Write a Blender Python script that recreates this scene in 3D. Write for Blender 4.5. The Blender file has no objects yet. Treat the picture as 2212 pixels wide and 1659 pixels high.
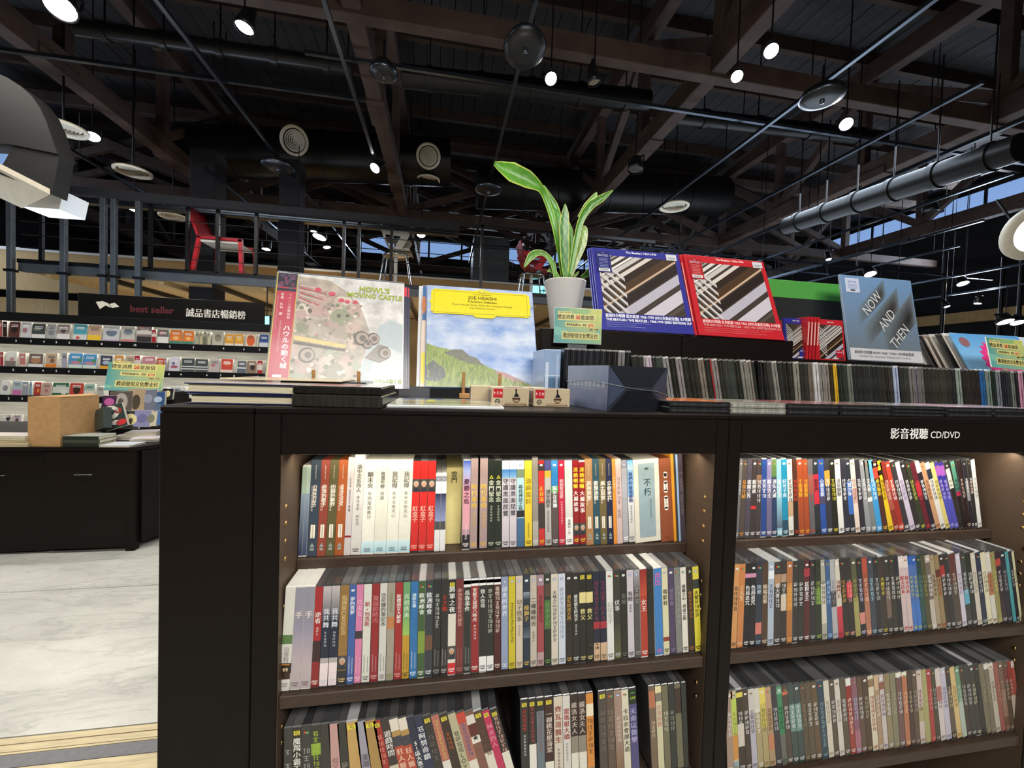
import bpy, math, random
import numpy as np
from math import sin, cos, radians, pi
from mathutils import Matrix, Vector
S = bpy.context.scene
RND = random.Random(7)

# ------------------------------------------------------------------ camera
# axes of the shop: X along the bookcase to the right, Y into the hall, Z up
CX, CY, F, H = 1106.0, 829.5, 880.0, 1.35
def _axes():
    Y = np.array([955 - CX, 800 - CY, F]); a = Y.copy(); Y = Y / np.linalg.norm(Y)
    b = np.array([1, .0325, 0.]); t = -(a @ Y) / (b @ Y); X = a + t * b; X /= np.linalg.norm(X)
    if X[0] < 0: X = -X
    Z = np.cross(X, Y)
    if Z[1] > 0: Z = -Z
    return np.array([X, Y, Z])
M = _axes(); C0 = np.array([0, 0, H])
def W(px, py, ax, val):
    """surveyed point of the photograph carried onto a plane of the room"""
    d = M @ np.array([px - CX, py - CY, F]); i = 'xyz'.index(ax)
    k = (val - C0[i]) / d[i]; return C0 + d * k
cam = bpy.data.cameras.new('camera'); camo = bpy.data.objects.new('camera', cam); S.collection.objects.link(camo)
cam.sensor_fit = 'HORIZONTAL'; cam.sensor_width = 36; cam.lens = 36 * F / 2212; cam.clip_start = .02; cam.clip_end = 80
mw = Matrix.Identity(4)
for r in range(3):
    mw[r][0] = M[r][0]; mw[r][1] = -M[r][1]; mw[r][2] = -M[r][2]; mw[r][3] = C0[r]
camo.matrix_world = mw; S.camera = camo
# ------------------------------------------------------------------ world, exposure
w = bpy.data.worlds.new('world'); S.world = w; w.use_nodes = True
w.node_tree.nodes['Background'].inputs[0].default_value = (.7, .8, 1, 1); w.node_tree.nodes['Background'].inputs[1].default_value = .15
S.view_settings.view_transform = 'Standard'; S.view_settings.look = 'None'; S.view_settings.gamma = 1
S.view_settings.use_curve_mapping = False; S.view_settings.exposure = 0.75
# ------------------------------------------------------------------ lights (lamps of the shop, daylight, added uplights)
def area(loc, size, power, col, rot=(0, 0, 0)):
    l = bpy.data.lights.new('area_lamp', 'AREA'); l.shape = 'RECTANGLE'; l.size, l.size_y = size; l.energy = power; l.color = col
    o = bpy.data.objects.new('area_lamp', l); S.collection.objects.link(o); o.location = loc; o.rotation_euler = rot; return o
def spot(loc, target, power, col=(1, .93, .82), ang=60, rad=.04, blend=.6):
    l = bpy.data.lights.new('spot_lamp', 'SPOT'); l.energy = power; l.color = col; l.spot_size = radians(ang); l.spot_blend = blend; l.shadow_soft_size = rad
    o = bpy.data.objects.new('spot_lamp', l); S.collection.objects.link(o); o.location = loc
    o.rotation_euler = (Vector(target) - Vector(loc)).to_track_quat('-Z', 'Y').to_euler(); return o
WARM = (1, .90, .74); NEUT = (1, .96, .9); COOL = (.72, .84, 1)
# LED strips behind the fascia of the two bays
area((.145, .795, 1.188), (.80, .016), .5, WARM, (radians(14), 0, 0))
area((1.03, .795, 1.188), (.80, .016), .7, WARM, (radians(14), 0, 0))
area((2.0, .795, 1.188), (.80, .016), .9, WARM, (radians(14), 0, 0))
# general light of the shop: rows of ceiling lamps behind the camera and over the aisles
area((.5, -1.7, 3.2), (2.8, .9), 88, NEUT, (radians(38), 0, 0))
area((-3.2, 1.6, 4.1), (2.4, 1.6), 80, NEUT)
area((-3.2, 4.1, 4.1), (3.0, .8), 26, NEUT, (radians(12), 0, 0))
area((1.2, 1.7, 4.1), (3.4, 1.2), 60, NEUT, (radians(-6), 0, 0))
area((4.5, 4.5, 4.0), (3.0, 2.0), 70, COOL)
# daylight from the high windows of the side walls and the far end
area((-8.8, 8, 5.4), (8, .8), 60, COOL, (0, radians(-90), 0))
area((12.8, 8, 5.8), (8, .8), 230, COOL, (0, radians(90), 0))
area((3, 15.3, 5.7), (12, .5), 150, COOL, (radians(-90), 0, 0))

# added upward fill, no real lamps: far book wall, right-hand gallery, under mezzanine
area((-3.7, 5.2, 1.86), (3.4, .2), 30, COOL, (radians(180), 0, 0))
area((5.5, 6.0, 2.2), (4, 3), 50, COOL, (radians(180), 0, 0))
area((-2.6, 7.6, 1.7), (5, 1.6), 12, WARM, (radians(180), 0, 0))
area((.6, 1.65, 1.75), (.9, .12), 6, WARM, (radians(180), 0, 0))
# ------------------------------------------------------------------ materials
def srgb(h):
    if isinstance(h, (tuple, list)): return tuple(h)[:3]
    if len(h) == 3: h = ''.join(c * 2 for c in h)
    v = [int(h[i:i + 2], 16) / 255 for i in (0, 2, 4)]
    return tuple(x / 12.92 if x <= .04045 else ((x + .055) / 1.055) ** 2.4 for x in v)
MATS = {}
def mat(name, col=None, rough=.5, metal=0, noise=0, nscale=20, bump=0, coat=0, emit=0, stretch=None, alpha=1, trans=0, col2=None, ior=1.45, spec=.5):
    m = bpy.data.materials.new(name); m.use_nodes = True; nt = m.node_tree; N = nt.nodes; L = nt.links; p = N['Principled BSDF']
    p.inputs['Roughness'].default_value = rough; p.inputs['Metallic'].default_value = metal
    p.inputs['Coat Weight'].default_value = coat; p.inputs['Coat Roughness'].default_value = .12
    p.inputs['Transmission Weight'].default_value = trans; p.inputs['IOR'].default_value = ior; p.inputs['Alpha'].default_value = alpha
    p.inputs['Specular IOR Level'].default_value = spec
    if col is None:
        a = N.new('ShaderNodeAttribute'); a.attribute_name = 'Col'; src = a.outputs['Color']
    else:
        a = N.new('ShaderNodeRGB'); a.outputs[0].default_value = (*srgb(col), 1); src = a.outputs[0]
    if noise or bump:
        tc = N.new('ShaderNodeTexCoord'); mp = N.new('ShaderNodeMapping'); L.new(tc.outputs['Object'], mp.inputs[0])
        mp.inputs['Scale'].default_value = stretch or (1, 1, 1)
        n = N.new('ShaderNodeTexNoise'); n.inputs['Scale'].default_value = nscale; n.inputs['Detail'].default_value = 5; n.inputs['Roughness'].default_value = .6
        L.new(mp.outputs[0], n.inputs[0])
    if noise:
        mx = N.new('ShaderNodeMix'); mx.data_type = 'RGBA'; 
        rp = N.new('ShaderNodeMapRange'); rp.inputs['From Min'].default_value = .3; rp.inputs['From Max'].default_value = .7
        L.new(n.outputs['Fac'], rp.inputs['Value'])
        if col2: mx.blend_type = 'MIX'; mx.inputs[7].default_value = (*srgb(col2), 1); sc = N.new('ShaderNodeMath'); sc.operation = 'MULTIPLY'; sc.inputs[1].default_value = noise; L.new(rp.outputs[0], sc.inputs[0]); L.new(sc.outputs[0], mx.inputs[0])
        else:
            mx.blend_type = 'MULTIPLY'; mx.inputs[0].default_value = 1
            cr = N.new('ShaderNodeMapRange'); cr.inputs['To Min'].default_value = 1 - noise; cr.inputs['To Max'].default_value = 1 + noise * .35
            L.new(rp.outputs[0], cr.inputs['Value']); cc = N.new('ShaderNodeCombineColor'); [L.new(cr.outputs[0], cc.inputs[i]) for i in range(3)]
            L.new(cc.outputs[0], mx.inputs[7])
        L.new(src, mx.inputs[6]); src = mx.outputs[2]
    L.new(src, p.inputs['Base Color'])
    if bump:
        b = N.new('ShaderNodeBump'); b.inputs['Strength'].default_value = bump; b.inputs['Distance'].default_value = .002
        L.new(n.outputs['Fac'], b.inputs['Height']); L.new(b.outputs[0], p.inputs['Normal'])
    if emit:
        L.new(src, p.inputs['Emission Color']); p.inputs['Emission Strength'].default_value = emit
    MATS[name] = m; return m
mat('dark_veneer', '150f0c', .42, noise=.35, nscale=14, stretch=(2, 2, 30), bump=.05, spec=.18)
mat('shelf_veneer', '44362d', .45, noise=.3, nscale=14, stretch=(2, 30, 30), bump=.08, spec=.35)
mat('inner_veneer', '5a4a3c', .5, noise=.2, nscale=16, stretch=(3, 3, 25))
mat('print_gloss', None, .32, coat=.25, noise=.06, nscale=60)
mat('print_matte', None, .6, noise=.08, nscale=80)
mat('film_print', None, .22, coat=.6, noise=.10, nscale=30, bump=.12)
mat('black_plastic', '17171a', .35, noise=.2, nscale=40)
mat('jewel_plastic', None, .2, coat=.5, noise=.45, nscale=55, stretch=(3, 1, .6), bump=.2)
mat('page_edge', 'cfc6a8', .8, noise=.4, nscale=300, stretch=(.05, .05, 4))
mat('white_card', 'e9e8e4', .6)
mat('white_ceramic', 'c9c7c3', .45, noise=.06, nscale=6)
mat('brass', 'd8b070', .3, 1)
mat('black_steel', '141416', .35, .3)
mat('unit_grey', '1f1e1c', .6, noise=.2, nscale=4)
mat('grey_steel', '4c5155', .45, .3, noise=.2, nscale=5)
mat('rail_metal', '59626e', .24, .9)
mat('chrome', 'c9ced4', .15, 1)
mat('cream_metal', 'ddd4c0', .45, noise=.1)
mat('white_metal', 'dcdcda', .5)
mat('beam_wood', '30201b', .7, noise=.6, nscale=2.2, stretch=(1, 1, 1), bump=.3, col2='5e4c42')
mat('purlin_wood', '38291f', .75, noise=.5, nscale=4, bump=.2)
mat('deck_wood', '2e2d2f', .8, noise=.4, nscale=5, bump=.2)
mat('duct_metal', '191919', .38, .45, noise=.15, nscale=3)
mat('wall_dark', '15151a', .8, noise=.2, nscale=2)
mat('pine_ply', 'c0a06c', .6, noise=.18, nscale=9, stretch=(8, 1, .6))
mat('floor_stone', 'd4d3ca', .35, noise=.5, nscale=1.4, col2='8f8e86', stretch=(1, 1, 1))
mat('floor_oak', 'c3b48e', .45, noise=.35, nscale=6, stretch=(1, 14, 1))
mat('floor_grey', '6a6a6c', .5, noise=.2, nscale=60)
mat('kraft_card', 'b18a5c', .75, noise=.15, nscale=30)
mat('peg_wood', 'b98a55', .6, noise=.2, nscale=60)
mat('leaf', None, .38, coat=.2, noise=.35, nscale=28, stretch=(1, 1, .35))
mat('red_plastic', 'b3202a', .35, coat=.3)
mat('off_white_plastic', 'c6c0b2', .4)
mat('soil', '2a2018', .9, noise=.5, nscale=80, bump=1)
mat('sky_wash', '5c86c4', .35, coat=.25, noise=1, nscale=9, col2='ccd4de', stretch=(1, 1, 2.0))
mat('grass_wash', '5c7434', .35, coat=.25, noise=1, nscale=70, col2='9cac58', stretch=(1.6, 1, .5))
mat('wash_print', None, .32, coat=.25, noise=.45, nscale=26)
mat('lamp_glow', 'fff6e8', .5, emit=22)
mat('lamp_glow_yellow', 'fff2a8', .5, emit=16)
mat('lamp_soft', 'fffdf4', .5, emit=2.2)
mat('window_day', '8cb0e8', .5, emit=.45)
mat('sign_cyan', '7fe8f0', .5, emit=1.3)
mat('shelf_back_lit', 'c9c6b8', .6, noise=.35, nscale=4, stretch=(1, 1, 12))
mat('clear_plastic', 'dfe8ee', .12, trans=.9, ior=1.3)

def _floor():
    m = MATS['floor_stone']; nt = m.node_tree; N = nt.nodes; L = nt.links; p = N['Principled BSDF']
    old = p.inputs['Base Color'].links[0].from_socket
    tc = N.new('ShaderNodeTexCoord'); mp = N.new('ShaderNodeMapping'); mp.inputs['Rotation'].default_value = (0, 0, .7); mp.inputs['Scale'].default_value = (1, 3.2, 1); L.new(tc.outputs['Object'], mp.inputs[0])
    out = old
    for sc, lo, hi, amt, di in ((1.1, .49, .51, .16, .5), (2.2, .494, .506, .16, .8), (.8, .35, .65, .14, .4), (5, .3, .7, .07, 0), (40, .3, .7, .08, 0)):
        n = N.new('ShaderNodeTexNoise'); n.inputs['Scale'].default_value = sc; n.inputs['Detail'].default_value = 7; n.inputs['Distortion'].default_value = di; L.new(mp.outputs[0], n.inputs[0])
        r = N.new('ShaderNodeValToRGB'); e = r.color_ramp.elements
        if hi - lo < .1:
            e[0].position = lo - .02; e[0].color = (1, 1, 1, 1); e[1].position = (lo + hi) / 2; e[1].color = (1 - amt,) * 3 + (1,); x = e.new(hi + .02); x.color = (1, 1, 1, 1)
        else: e[0].position = lo; e[0].color = (1 - amt,) * 3 + (1,); e[1].position = hi; e[1].color = (1, 1, 1, 1)
        L.new(n.outputs['Fac'], r.inputs[0]); x = N.new('ShaderNodeMix'); x.data_type = 'RGBA'; x.blend_type = 'MULTIPLY'; x.inputs[0].default_value = 1; L.new(out, x.inputs[6]); L.new(r.outputs[0], x.inputs[7]); out = x.outputs[2]
    L.new(out, p.inputs['Base Color'])
_floor()
# ------------------------------------------------------------------ mesh builder
class MB:
    def __init__(s): s.v = []; s.f = []; s.m = []; s.c = []; s.sm = []
    def face(s, pts, mt, col='fff', smooth=False):
        i = len(s.v); s.v += [tuple(p) for p in pts]; s.f.append(tuple(range(i, i + len(pts)))); s.m.append(mt); s.c.append(col); s.sm.append(smooth)
    def raw(s, vs, fs, mt, col='fff', smooth=False):
        i = len(s.v); s.v += [tuple(p) for p in vs]
        for f in fs: s.f.append(tuple(i + k for k in f)); s.m.append(mt); s.c.append(col); s.sm.append(smooth)
    def box(s, x0, x1, y0, y1, z0, z1, mt, col='fff', bev=0, M4=None, skip=''):
        if bev:
            b = bev; vs = []; 
            for z, ins in ((z0, b), (z0 + b, 0), (z1 - b, 0), (z1, b)):
                a, bb, c, d = x0 + ins, x1 - ins, y0 + ins, y1 - ins
                k = b if ins == 0 else 0
                vs += [(a + k, c, z), (bb - k, c, z), (bb, c + k, z), (bb, d - k, z), (bb - k, d, z), (a + k, d, z), (a, d - k, z), (a, c + k, z)]
            fs = [tuple(range(7, -1, -1)), tuple(range(24, 32))]
            for r in range(3):
                for k in range(8): fs.append((r * 8 + k, r * 8 + (k + 1) % 8, r * 8 + 8 + (k + 1) % 8, r * 8 + 8 + k))
        else:
            vs = [(x0, y0, z0), (x1, y0, z0), (x1, y1, z0), (x0, y1, z0), (x0, y0, z1), (x1, y0, z1), (x1, y1, z1), (x0, y1, z1)]
            fs = [(3, 2, 1, 0), (4, 5, 6, 7), (0, 1, 5, 4), (1, 2, 6, 5), (2, 3, 7, 6), (3, 0, 4, 7)]
        if M4 is not None: vs = [tuple(M4 @ Vector(p)) for p in vs]
        s.raw(vs, fs, mt, col)
    def bar(s, a, b, wx, wz, mt, col='fff'):
        """square bar from a to b"""
        a, b = Vector(a), Vector(b); d = (b - a).normalized(); up = Vector((0, 0, 1)) if abs(d.z) < .95 else Vector((0, 1, 0))
        u = d.cross(up).normalized() * wx / 2; v = u.cross(d).normalized() * wz / 2
        vs = [a - u - v, a + u - v, a + u + v, a - u + v, b - u - v, b + u - v, b + u + v, b - u + v]
        s.raw(vs, [(3, 2, 1, 0), (4, 5, 6, 7), (0, 1, 5, 4), (1, 2, 6, 5), (2, 3, 7, 6), (3, 0, 4, 7)], mt, col)
    def tube(s, pts, r, mt, col='fff', n=10, cap=True):
        pts = [Vector(p) for p in pts]; rs = r if isinstance(r, (list, tuple)) else [r] * len(pts); vs = []; fs = []
        pu = None
        for i, p in enumerate(pts):
            d = (pts[min(i + 1, len(pts) - 1)] - pts[max(i - 1, 0)]).normalized()
            if pu is None: up = Vector((0, 0, 1)) if abs(d.z) < .9 else Vector((1, 0, 0)); u = d.cross(up).normalized()
            else: u = (pu - d * pu.dot(d)).normalized()
            pu = u; v = d.cross(u)
            for k in range(n): a = 2 * pi * k / n; vs.append(p + (u * cos(a) + v * sin(a)) * rs[i])
            if i:
                for k in range(n): fs.append(((i - 1) * n + k, (i - 1) * n + (k + 1) % n, i * n + (k + 1) % n, i * n + k))
        s.raw(vs, fs, mt, col, True)
        if cap: s.raw(vs[:n], [tuple(range(n))], mt, col); s.raw(vs[-n:], [tuple(range(n))], mt, col)
    def lathe(s, prof, mt, col='fff', n=24, c=(0, 0, 0), M4=None, smooth=True):
        vs = []; fs = []
        for i, (r, z) in enumerate(prof):
            for k in range(n): a = 2 * pi * k / n; vs.append((c[0] + r * cos(a), c[1] + r * sin(a), c[2] + z))
            if i:
                for k in range(n): fs.append(((i - 1) * n + k, (i - 1) * n + (k + 1) % n, i * n + (k + 1) % n, i * n + k))
        if M4 is not None: vs = [tuple(M4 @ Vector(p)) for p in vs]
        s.raw(vs, fs, mt, col, smooth)
    # --- flat print on the plane y = const (facing -Y)
    def q(s, x0, x1, z0, z1, col, y=-.0004, mt='print_gloss', top=None):
        i = len(s.v); s.v += [(x0, y, z0), (x1, y, z0), (x1, y, z1), (x0, y, z1)]; s.f.append((i, i + 1, i + 2, i + 3)); s.m.append(mt); s.sm.append(False)
        s.c.append((col, col, top, top) if top else col)
    def poly(s, pts, col, y=-.0006, mt='print_gloss'): s.face([(a, y, b) for a, b in pts], mt, col)
    def ell(s, cx, cz, rx, rz, col, y=-.0007, n=12, mt='print_gloss'): s.poly([(cx + rx * cos(2 * pi * k / n), cz + rz * sin(2 * pi * k / n)) for k in range(n)], col, y, mt)
    def text(s, t, cx, cz, h, col, y=-.0008, wmax=None, mt='print_gloss', align='C', bold=0, rot=0, shear=0, sx=1):
        """one line of lettering centred on cx, cz; h = letter height"""
        cjk = any(ord(ch) > 0x2e80 for ch in t)
        if cjk and bold:
            d_ = .028 * h
            for q_ in (-d_, d_): s.text(t, cx + q_ * cos(rot), cz + q_ * sin(rot), h, col, y - (.00002 if q_ > 0 else 0), wmax, mt, align, 0, rot, shear, sx)
            return
        vs, fs, x0, x1, z0, z1 = glyph(t, bold)
        if not fs: return
        k = h / .75; ww = (x1 - x0) * k * sx
        kx = k * sx * (min(1, wmax / ww) if wmax else 1); mx = (x0 + x1) / 2 if align == 'C' else (x0 if align == 'L' else x1)
        ca, sa = cos(rot), sin(rot); o = []
        for a, b in vs:
            u, v = (a - mx) * kx + shear * (b - .35) * k, (b - .35) * k
            o.append((cx + u * ca - v * sa, y, cz + u * sa + v * ca))
        s.raw(o, fs, mt, col)
    def vtext(s, t, cx, z1, z0, cw, col, y=-.0008, mt='print_gloss', bold=0):
        """lettering running down the spine, upright characters"""
        n = len(t); step = (z1 - z0) / max(n, 1); step = min(step, cw * 1.16); h = min(cw, step * .98)
        for i, ch in enumerate(t):
            cz = z1 - step * (i + .5)
            if ch == ' ': continue
            if ch == '|': s.q(cx - h * .06, cx + h * .06, cz - step * .45, cz + step * .45, col, y, mt); continue
            if ch == '#':   # characters too small in the photograph to read
                r = RND.random(); lw = h * .045
                def hb(x0, x1, z): s.q(cx + h * x0, cx + h * x1, cz + h * z - lw, cz + h * z + lw, col, y, mt)
                def vb(x, z0, z1): s.q(cx + h * x - lw, cx + h * x + lw, cz + h * z0, cz + h * z1, col, y - .0001, mt)
                k_ = RND.randrange(5)
                if k_ == 0: hb(-.42, .42, .3); hb(-.25, .25, 0); hb(-.3, .3, -.32); vb(0, -.3, .4)
                elif k_ == 1: vb(-.3, -.4, .4); hb(-.42, -.18, .2); hb(-.05, .4, .3); hb(-.05, .4, 0); vb(.18, -.4, .35); hb(0, .36, -.36)
                elif k_ == 2: hb(-.3, .3, .38); hb(-.3, .3, .1); vb(-.3, .1, .38); vb(.3, .1, .38); hb(-.42, .42, -.1); vb(0, -.4, -.05); vb(-.25, -.35, -.1)
                elif k_ == 3: hb(-.4, -.1, .25); vb(-.25, -.4, .4); vb(.1, -.38, .3); vb(.38, -.38, .3); hb(.1, .38, .3); hb(.1, .38, -.02); hb(.1, .38, -.36)
                else: hb(-.4, .4, .32); vb(-.15, -.38, .42); vb(.2, -.1, .42); hb(-.36, .36, -.05); hb(-.1, .36, -.36); vb(.34, -.36, -.05)
                continue
            s.text(ch, cx, cz, h * .78, col, y, wmax=cw, mt=mt, bold=bold)
    def build(s, name, parent=None, loc=None, M4=None, kind=None):
        me = bpy.data.meshes.new(name); me.from_pydata(s.v, [], s.f)
        names = list(dict.fromkeys(s.m))
        for n in names: me.materials.append(MATS[n])
        ix = {n: i for i, n in enumerate(names)}
        me.polygons.foreach_set('material_index', [ix[x] for x in s.m]); me.polygons.foreach_set('use_smooth', s.sm)
        ca = me.color_attributes.new('Col', 'FLOAT_COLOR', 'CORNER'); arr = []
        for f, c in zip(s.f, s.c):
            if isinstance(c, tuple) and not isinstance(c[0], float):
                for k in range(len(f)): arr += [*srgb(c[k % 4]), 1]
            else: arr += [*srgb(c), 1] * len(f)
        ca.data.foreach_set('color', arr); me.update()
        o = bpy.data.objects.new(name, me); S.collection.objects.link(o)
        if parent: o.parent = parent
        if M4 is not None: o.matrix_local = M4
        if loc is not None: o.location = loc
        if kind: o['kind'] = kind
        return o
_tc = bpy.data.curves.new('lettering', 'FONT'); _to = bpy.data.objects.new('lettering', _tc); S.collection.objects.link(_to); _G = {}
def glyph(t, bold=0):
    key = (t, bold)
    if key in _G: return _G[key]
    _tc.body = t; _tc.resolution_u = 2; _tc.offset = bold; bpy.context.view_layer.update()
    m = _to.to_mesh(); vs = [(v.co.x, v.co.y) for v in m.vertices]; fs = [tuple(p.vertices) for p in m.polygons]
    _to.to_mesh_clear()
    xs = [a for a, b in vs] or [0]; zs = [b for a, b in vs] or [0]
    _G[key] = (vs, fs, min(xs), max(xs), min(zs), max(zs)); return _G[key]
def tag(o, label=None, cat=None, group=None, kind=None):
    if label: o['label'] = label
    if cat: o['category'] = cat
    if group: o['group'] = group
    if kind: o['kind'] = kind
    return o
def empty(name, loc=(0, 0, 0), rot=(0, 0, 0), label=None, cat=None, group=None):
    o = bpy.data.objects.new(name, None); S.collection.objects.link(o); o.location = loc; o.rotation_euler = rot; o.empty_display_size = .05
    return tag(o, label, cat, group)
def kids(o): return list(o.children)
def copy_tree(o, parent=None):
    ch = KIDS.get(o.name) or list(o.children); KIDS[o.name] = ch
    c = o.copy(); S.collection.objects.link(c); c.parent = parent
    for k in ch: copy_tree(k, c)
    return c
KIDS = {}
def place(w_, x, y, z, lean=0, yaw=0, roll=0):
    """matrix of an upright panel: origin at its lower left, leaning back, turned, rolled"""
    return Matrix.Translation((x, y, z)) @ Matrix.Rotation(radians(yaw), 4, 'Z') @ Matrix.Rotation(radians(-lean), 4, 'X') @ Matrix.Rotation(radians(roll), 4, 'Y')
def ordn(n):
    return f"{n}{'th' if 10 <= n % 100 <= 20 else {1: 'st', 2: 'nd', 3: 'rd'}.get(n % 10, 'th')}"
_PAL = {'white': 'ececec', 'cream': 'e6dcbc', 'pale grey': 'bdbdbd', 'mid grey': '808080', 'dark grey': '484848', 'black': '1a1a1a', 'red': 'c62a28', 'dark red': '7c2024', 'orange': 'e0842c', 'tan': 'b89060', 'brown': '6a4630', 'dark brown': '3a2a22', 'yellow': 'ecd236', 'olive': '6c6a3a', 'green': '4c9a58', 'dark green': '24402e', 'teal': '3c9a9c', 'sky blue': '58a8dc', 'pale blue': 'b4cce4', 'blue': '2c4ca8', 'navy': '1e2440', 'purple': '5a4a98', 'lilac': 'c8c0d4', 'pink': 'e48cae', 'slate': '3c4854', 'beige': 'c8b498', 'mauve': 'a08088', 'rust': '9c4a26'}
def cname(h):
    if len(h) == 3: h = ''.join(c * 2 for c in h)
    v = [int(h[i:i + 2], 16) for i in (0, 2, 4)]
    return min(_PAL, key=lambda n: sum((a - int(_PAL[n][i:i + 2], 16)) ** 2 for a, i in zip(v, (0, 2, 4))))
# ================================================================== the hall
def struct(name, mb, kind='structure', label=None):
    o = mb.build(name); o['kind'] = kind
    if label: o['label'] = label
    return o
# floor: stone field, with an oak and grey inlay crossing it
fl = MB(); fl.box(-9, 13, -4, 15.5, -.12, -.012, 'floor_grey'); floor = struct('floor', fl)
# stone slabs with saw joints
ys = [-4, -1.2, 1.10, 1.552, 2.745, 4.4, 6.4, 9, 12, 15.5]; xs = [-9, -6.2, 13]
for j in range(len(ys) - 1):
    if ys[j] == 1.10: continue
    for i in range(len(xs) - 1):
        m = MB(); g = .003
        m.box(xs[i] + g, xs[i + 1] - g, ys[j] + g + (.13 if ys[j] == 1.552 else 0), ys[j + 1] - g, -.012, 0, 'floor_stone'); m.build('floor_slab', floor)
for y0, y1, mt in ((1.10, 1.28, 'floor_oak'), (1.283, 1.42, 'floor_oak'), (1.423, 1.552, 'floor_oak'), (1.555, 1.606, 'floor_grey'), (1.609, 1.617, 'floor_oak'), (1.620, 1.648, 'floor_oak'), (1.652, 1.679, 'floor_oak')):
    m = MB(); m.box(-9, 13, y0, y1, -.012, 0, mt); m.build('inlay_strip', floor)
for n, b in (('wall_left', (-9.2, -9, -4, 15.5, 0, 6.6)), ('wall_right', (13, 13.2, -4, 15.5, 0, 6.6)), ('wall_back', (-9.2, 13.2, 15.5, 15.7, 0, 6.6)), ('wall_front', (-9.2, 13.2, -4.2, -4, 0, 6.6))):
    m = MB(); m.box(*b, 'wall_dark'); struct(n, m)
# high windows
for k, (x0, x1, y0, y1, z0, z1) in enumerate(((-9.02, -8.98, 5, 11.5, 5.0, 5.9), (12.97, 13.02, 4, 12, 5.5, 6.2), (-3, 9, 15.46, 15.52, 5.5, 6.1))):
    m = MB(); 
    if k < 2:
        n = 6
        m.box(x0, x1, y0 - .08, y1 + .08, z0 - .08, z0, 'black_steel'); m.box(x0, x1, y0 - .08, y1 + .08, z1, z1 + .08, 'black_steel')
        for i in range(n + 1): yy = y0 + (y1 - y0) * i / n; m.box(x0 - .01, x1 + .01, yy - .03, yy + .03, z0, z1, 'black_steel')
        wd = struct('window_%d' % (k + 1), m)
        for i in range(n): a = y0 + (y1 - y0) * i / n; p = MB(); p.box(x0 + .01, x1 - .01, a + .035, a + (y1 - y0) / n - .035, z0, z1, 'window_day'); p.build('pane', wd)
    else:
        n = 10
        m.box(x0 - .08, x1 + .08, y0, y1, z0 - .08, z0, 'black_steel'); m.box(x0 - .08, x1 + .08, y0, y1, z1, z1 + .08, 'black_steel')
        for i in range(n + 1): xx = x0 + (x1 - x0) * i / n; m.box(xx - .03, xx + .03, y0 - .01, y1 + .01, z0, z1, 'black_steel')
        wd = struct('window_3', m)
        for i in range(n): a = x0 + (x1 - x0) * i / n; p = MB(); p.box(a + .035, a + (x1 - x0) / n - .035, y0 + .01, y1 - .01, z0, z1, 'window_day'); p.build('pane', wd)
# roof: boards on purlins
m = MB(); m.box(-9.2, 13.2, -4.2, 15.7, 6.62, 6.8, 'wall_dark'); ceil = struct('ceiling', m)
pm = MB(); pm.box(0, .206, -4, 15.5, 6.5, 6.53, 'deck_wood'); first = None
for i in range(102):
    x = -9 + i * .2155; o = None
    if first is None: first = pm.build('roof_board', ceil); o = first
    else: o = first.copy(); S.collection.objects.link(o); o.parent = ceil
    o.location = (x, 0, RND.uniform(0, .012))
pm = MB(); pm.box(-9, 13, -.04, .04, 6.3, 6.5, 'purlin_wood'); first = None
for i in range(15):
    if first is None: first = pm.build('purlin', ceil); o = first
    else: o = first.copy(); S.collection.objects.link(o); o.parent = ceil
    o.location = (0, 1.7 + i * .95, 0)
# trusses: each one thing of chords, posts and braces
TZ = 4.5
for k, (x, wd, lb) in enumerate(((-8.0, .17, None), (-4.30, .17, 'brown timber roof truss nearest the left edge, over the mezzanine'), (-.87, .17, 'scarred brown timber roof truss above the grey-art record sleeve'), (2.72, .17, 'brown timber roof truss running up right of the plant'), (6.45, .17, 'brown timber roof truss above the large round lamp at the right'), (9.9, .17, 'brown timber roof truss farthest to the right'))):
    t = empty('roof_truss', (x, 0, TZ)); tag(t, lb or 'brown timber roof truss hidden beyond the left edge of the hall', 'truss', 'timber roof trusses')
    y0, y1 = 1.8, 14.9
    m = MB(); m.box(-wd / 2, wd / 2, y0, y1, 0, .26, 'beam_wood', bev=.008); m.build('bottom_chord', t)
    m = MB(); m.box(-wd / 2, wd / 2, y0, y1, 1.5, 1.8, 'beam_wood', bev=.008); m.build('top_chord', t)
    yy = 2.2; j = 0
    while yy < 14.5:
        m = MB(); m.box(-.06, .06, yy - .06, yy + .06, .26, 1.5, 'beam_wood'); m.build('post', t)
        if yy + 1.65 < 14.9 and (x > 2 or yy > 7):
            a, b = ((yy, .26), (yy + 1.65, 1.5)) if j % 2 else ((yy, 1.5), (yy + 1.65, .26))
            m = MB(); m.bar((0, a[0], a[1]), (0, b[0], b[1]), .11, .13, 'beam_wood'); m.build('brace', t)
        yy += 1.65; j += 1
    for yy in (5.1, 7.1, 10.4):
        m = MB(); m.box(-wd / 2 - .02, wd / 2 + .02, yy, yy + .5, -.02, .10, 'beam_wood', bev=.004); m.build('splice_plate', t)
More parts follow.
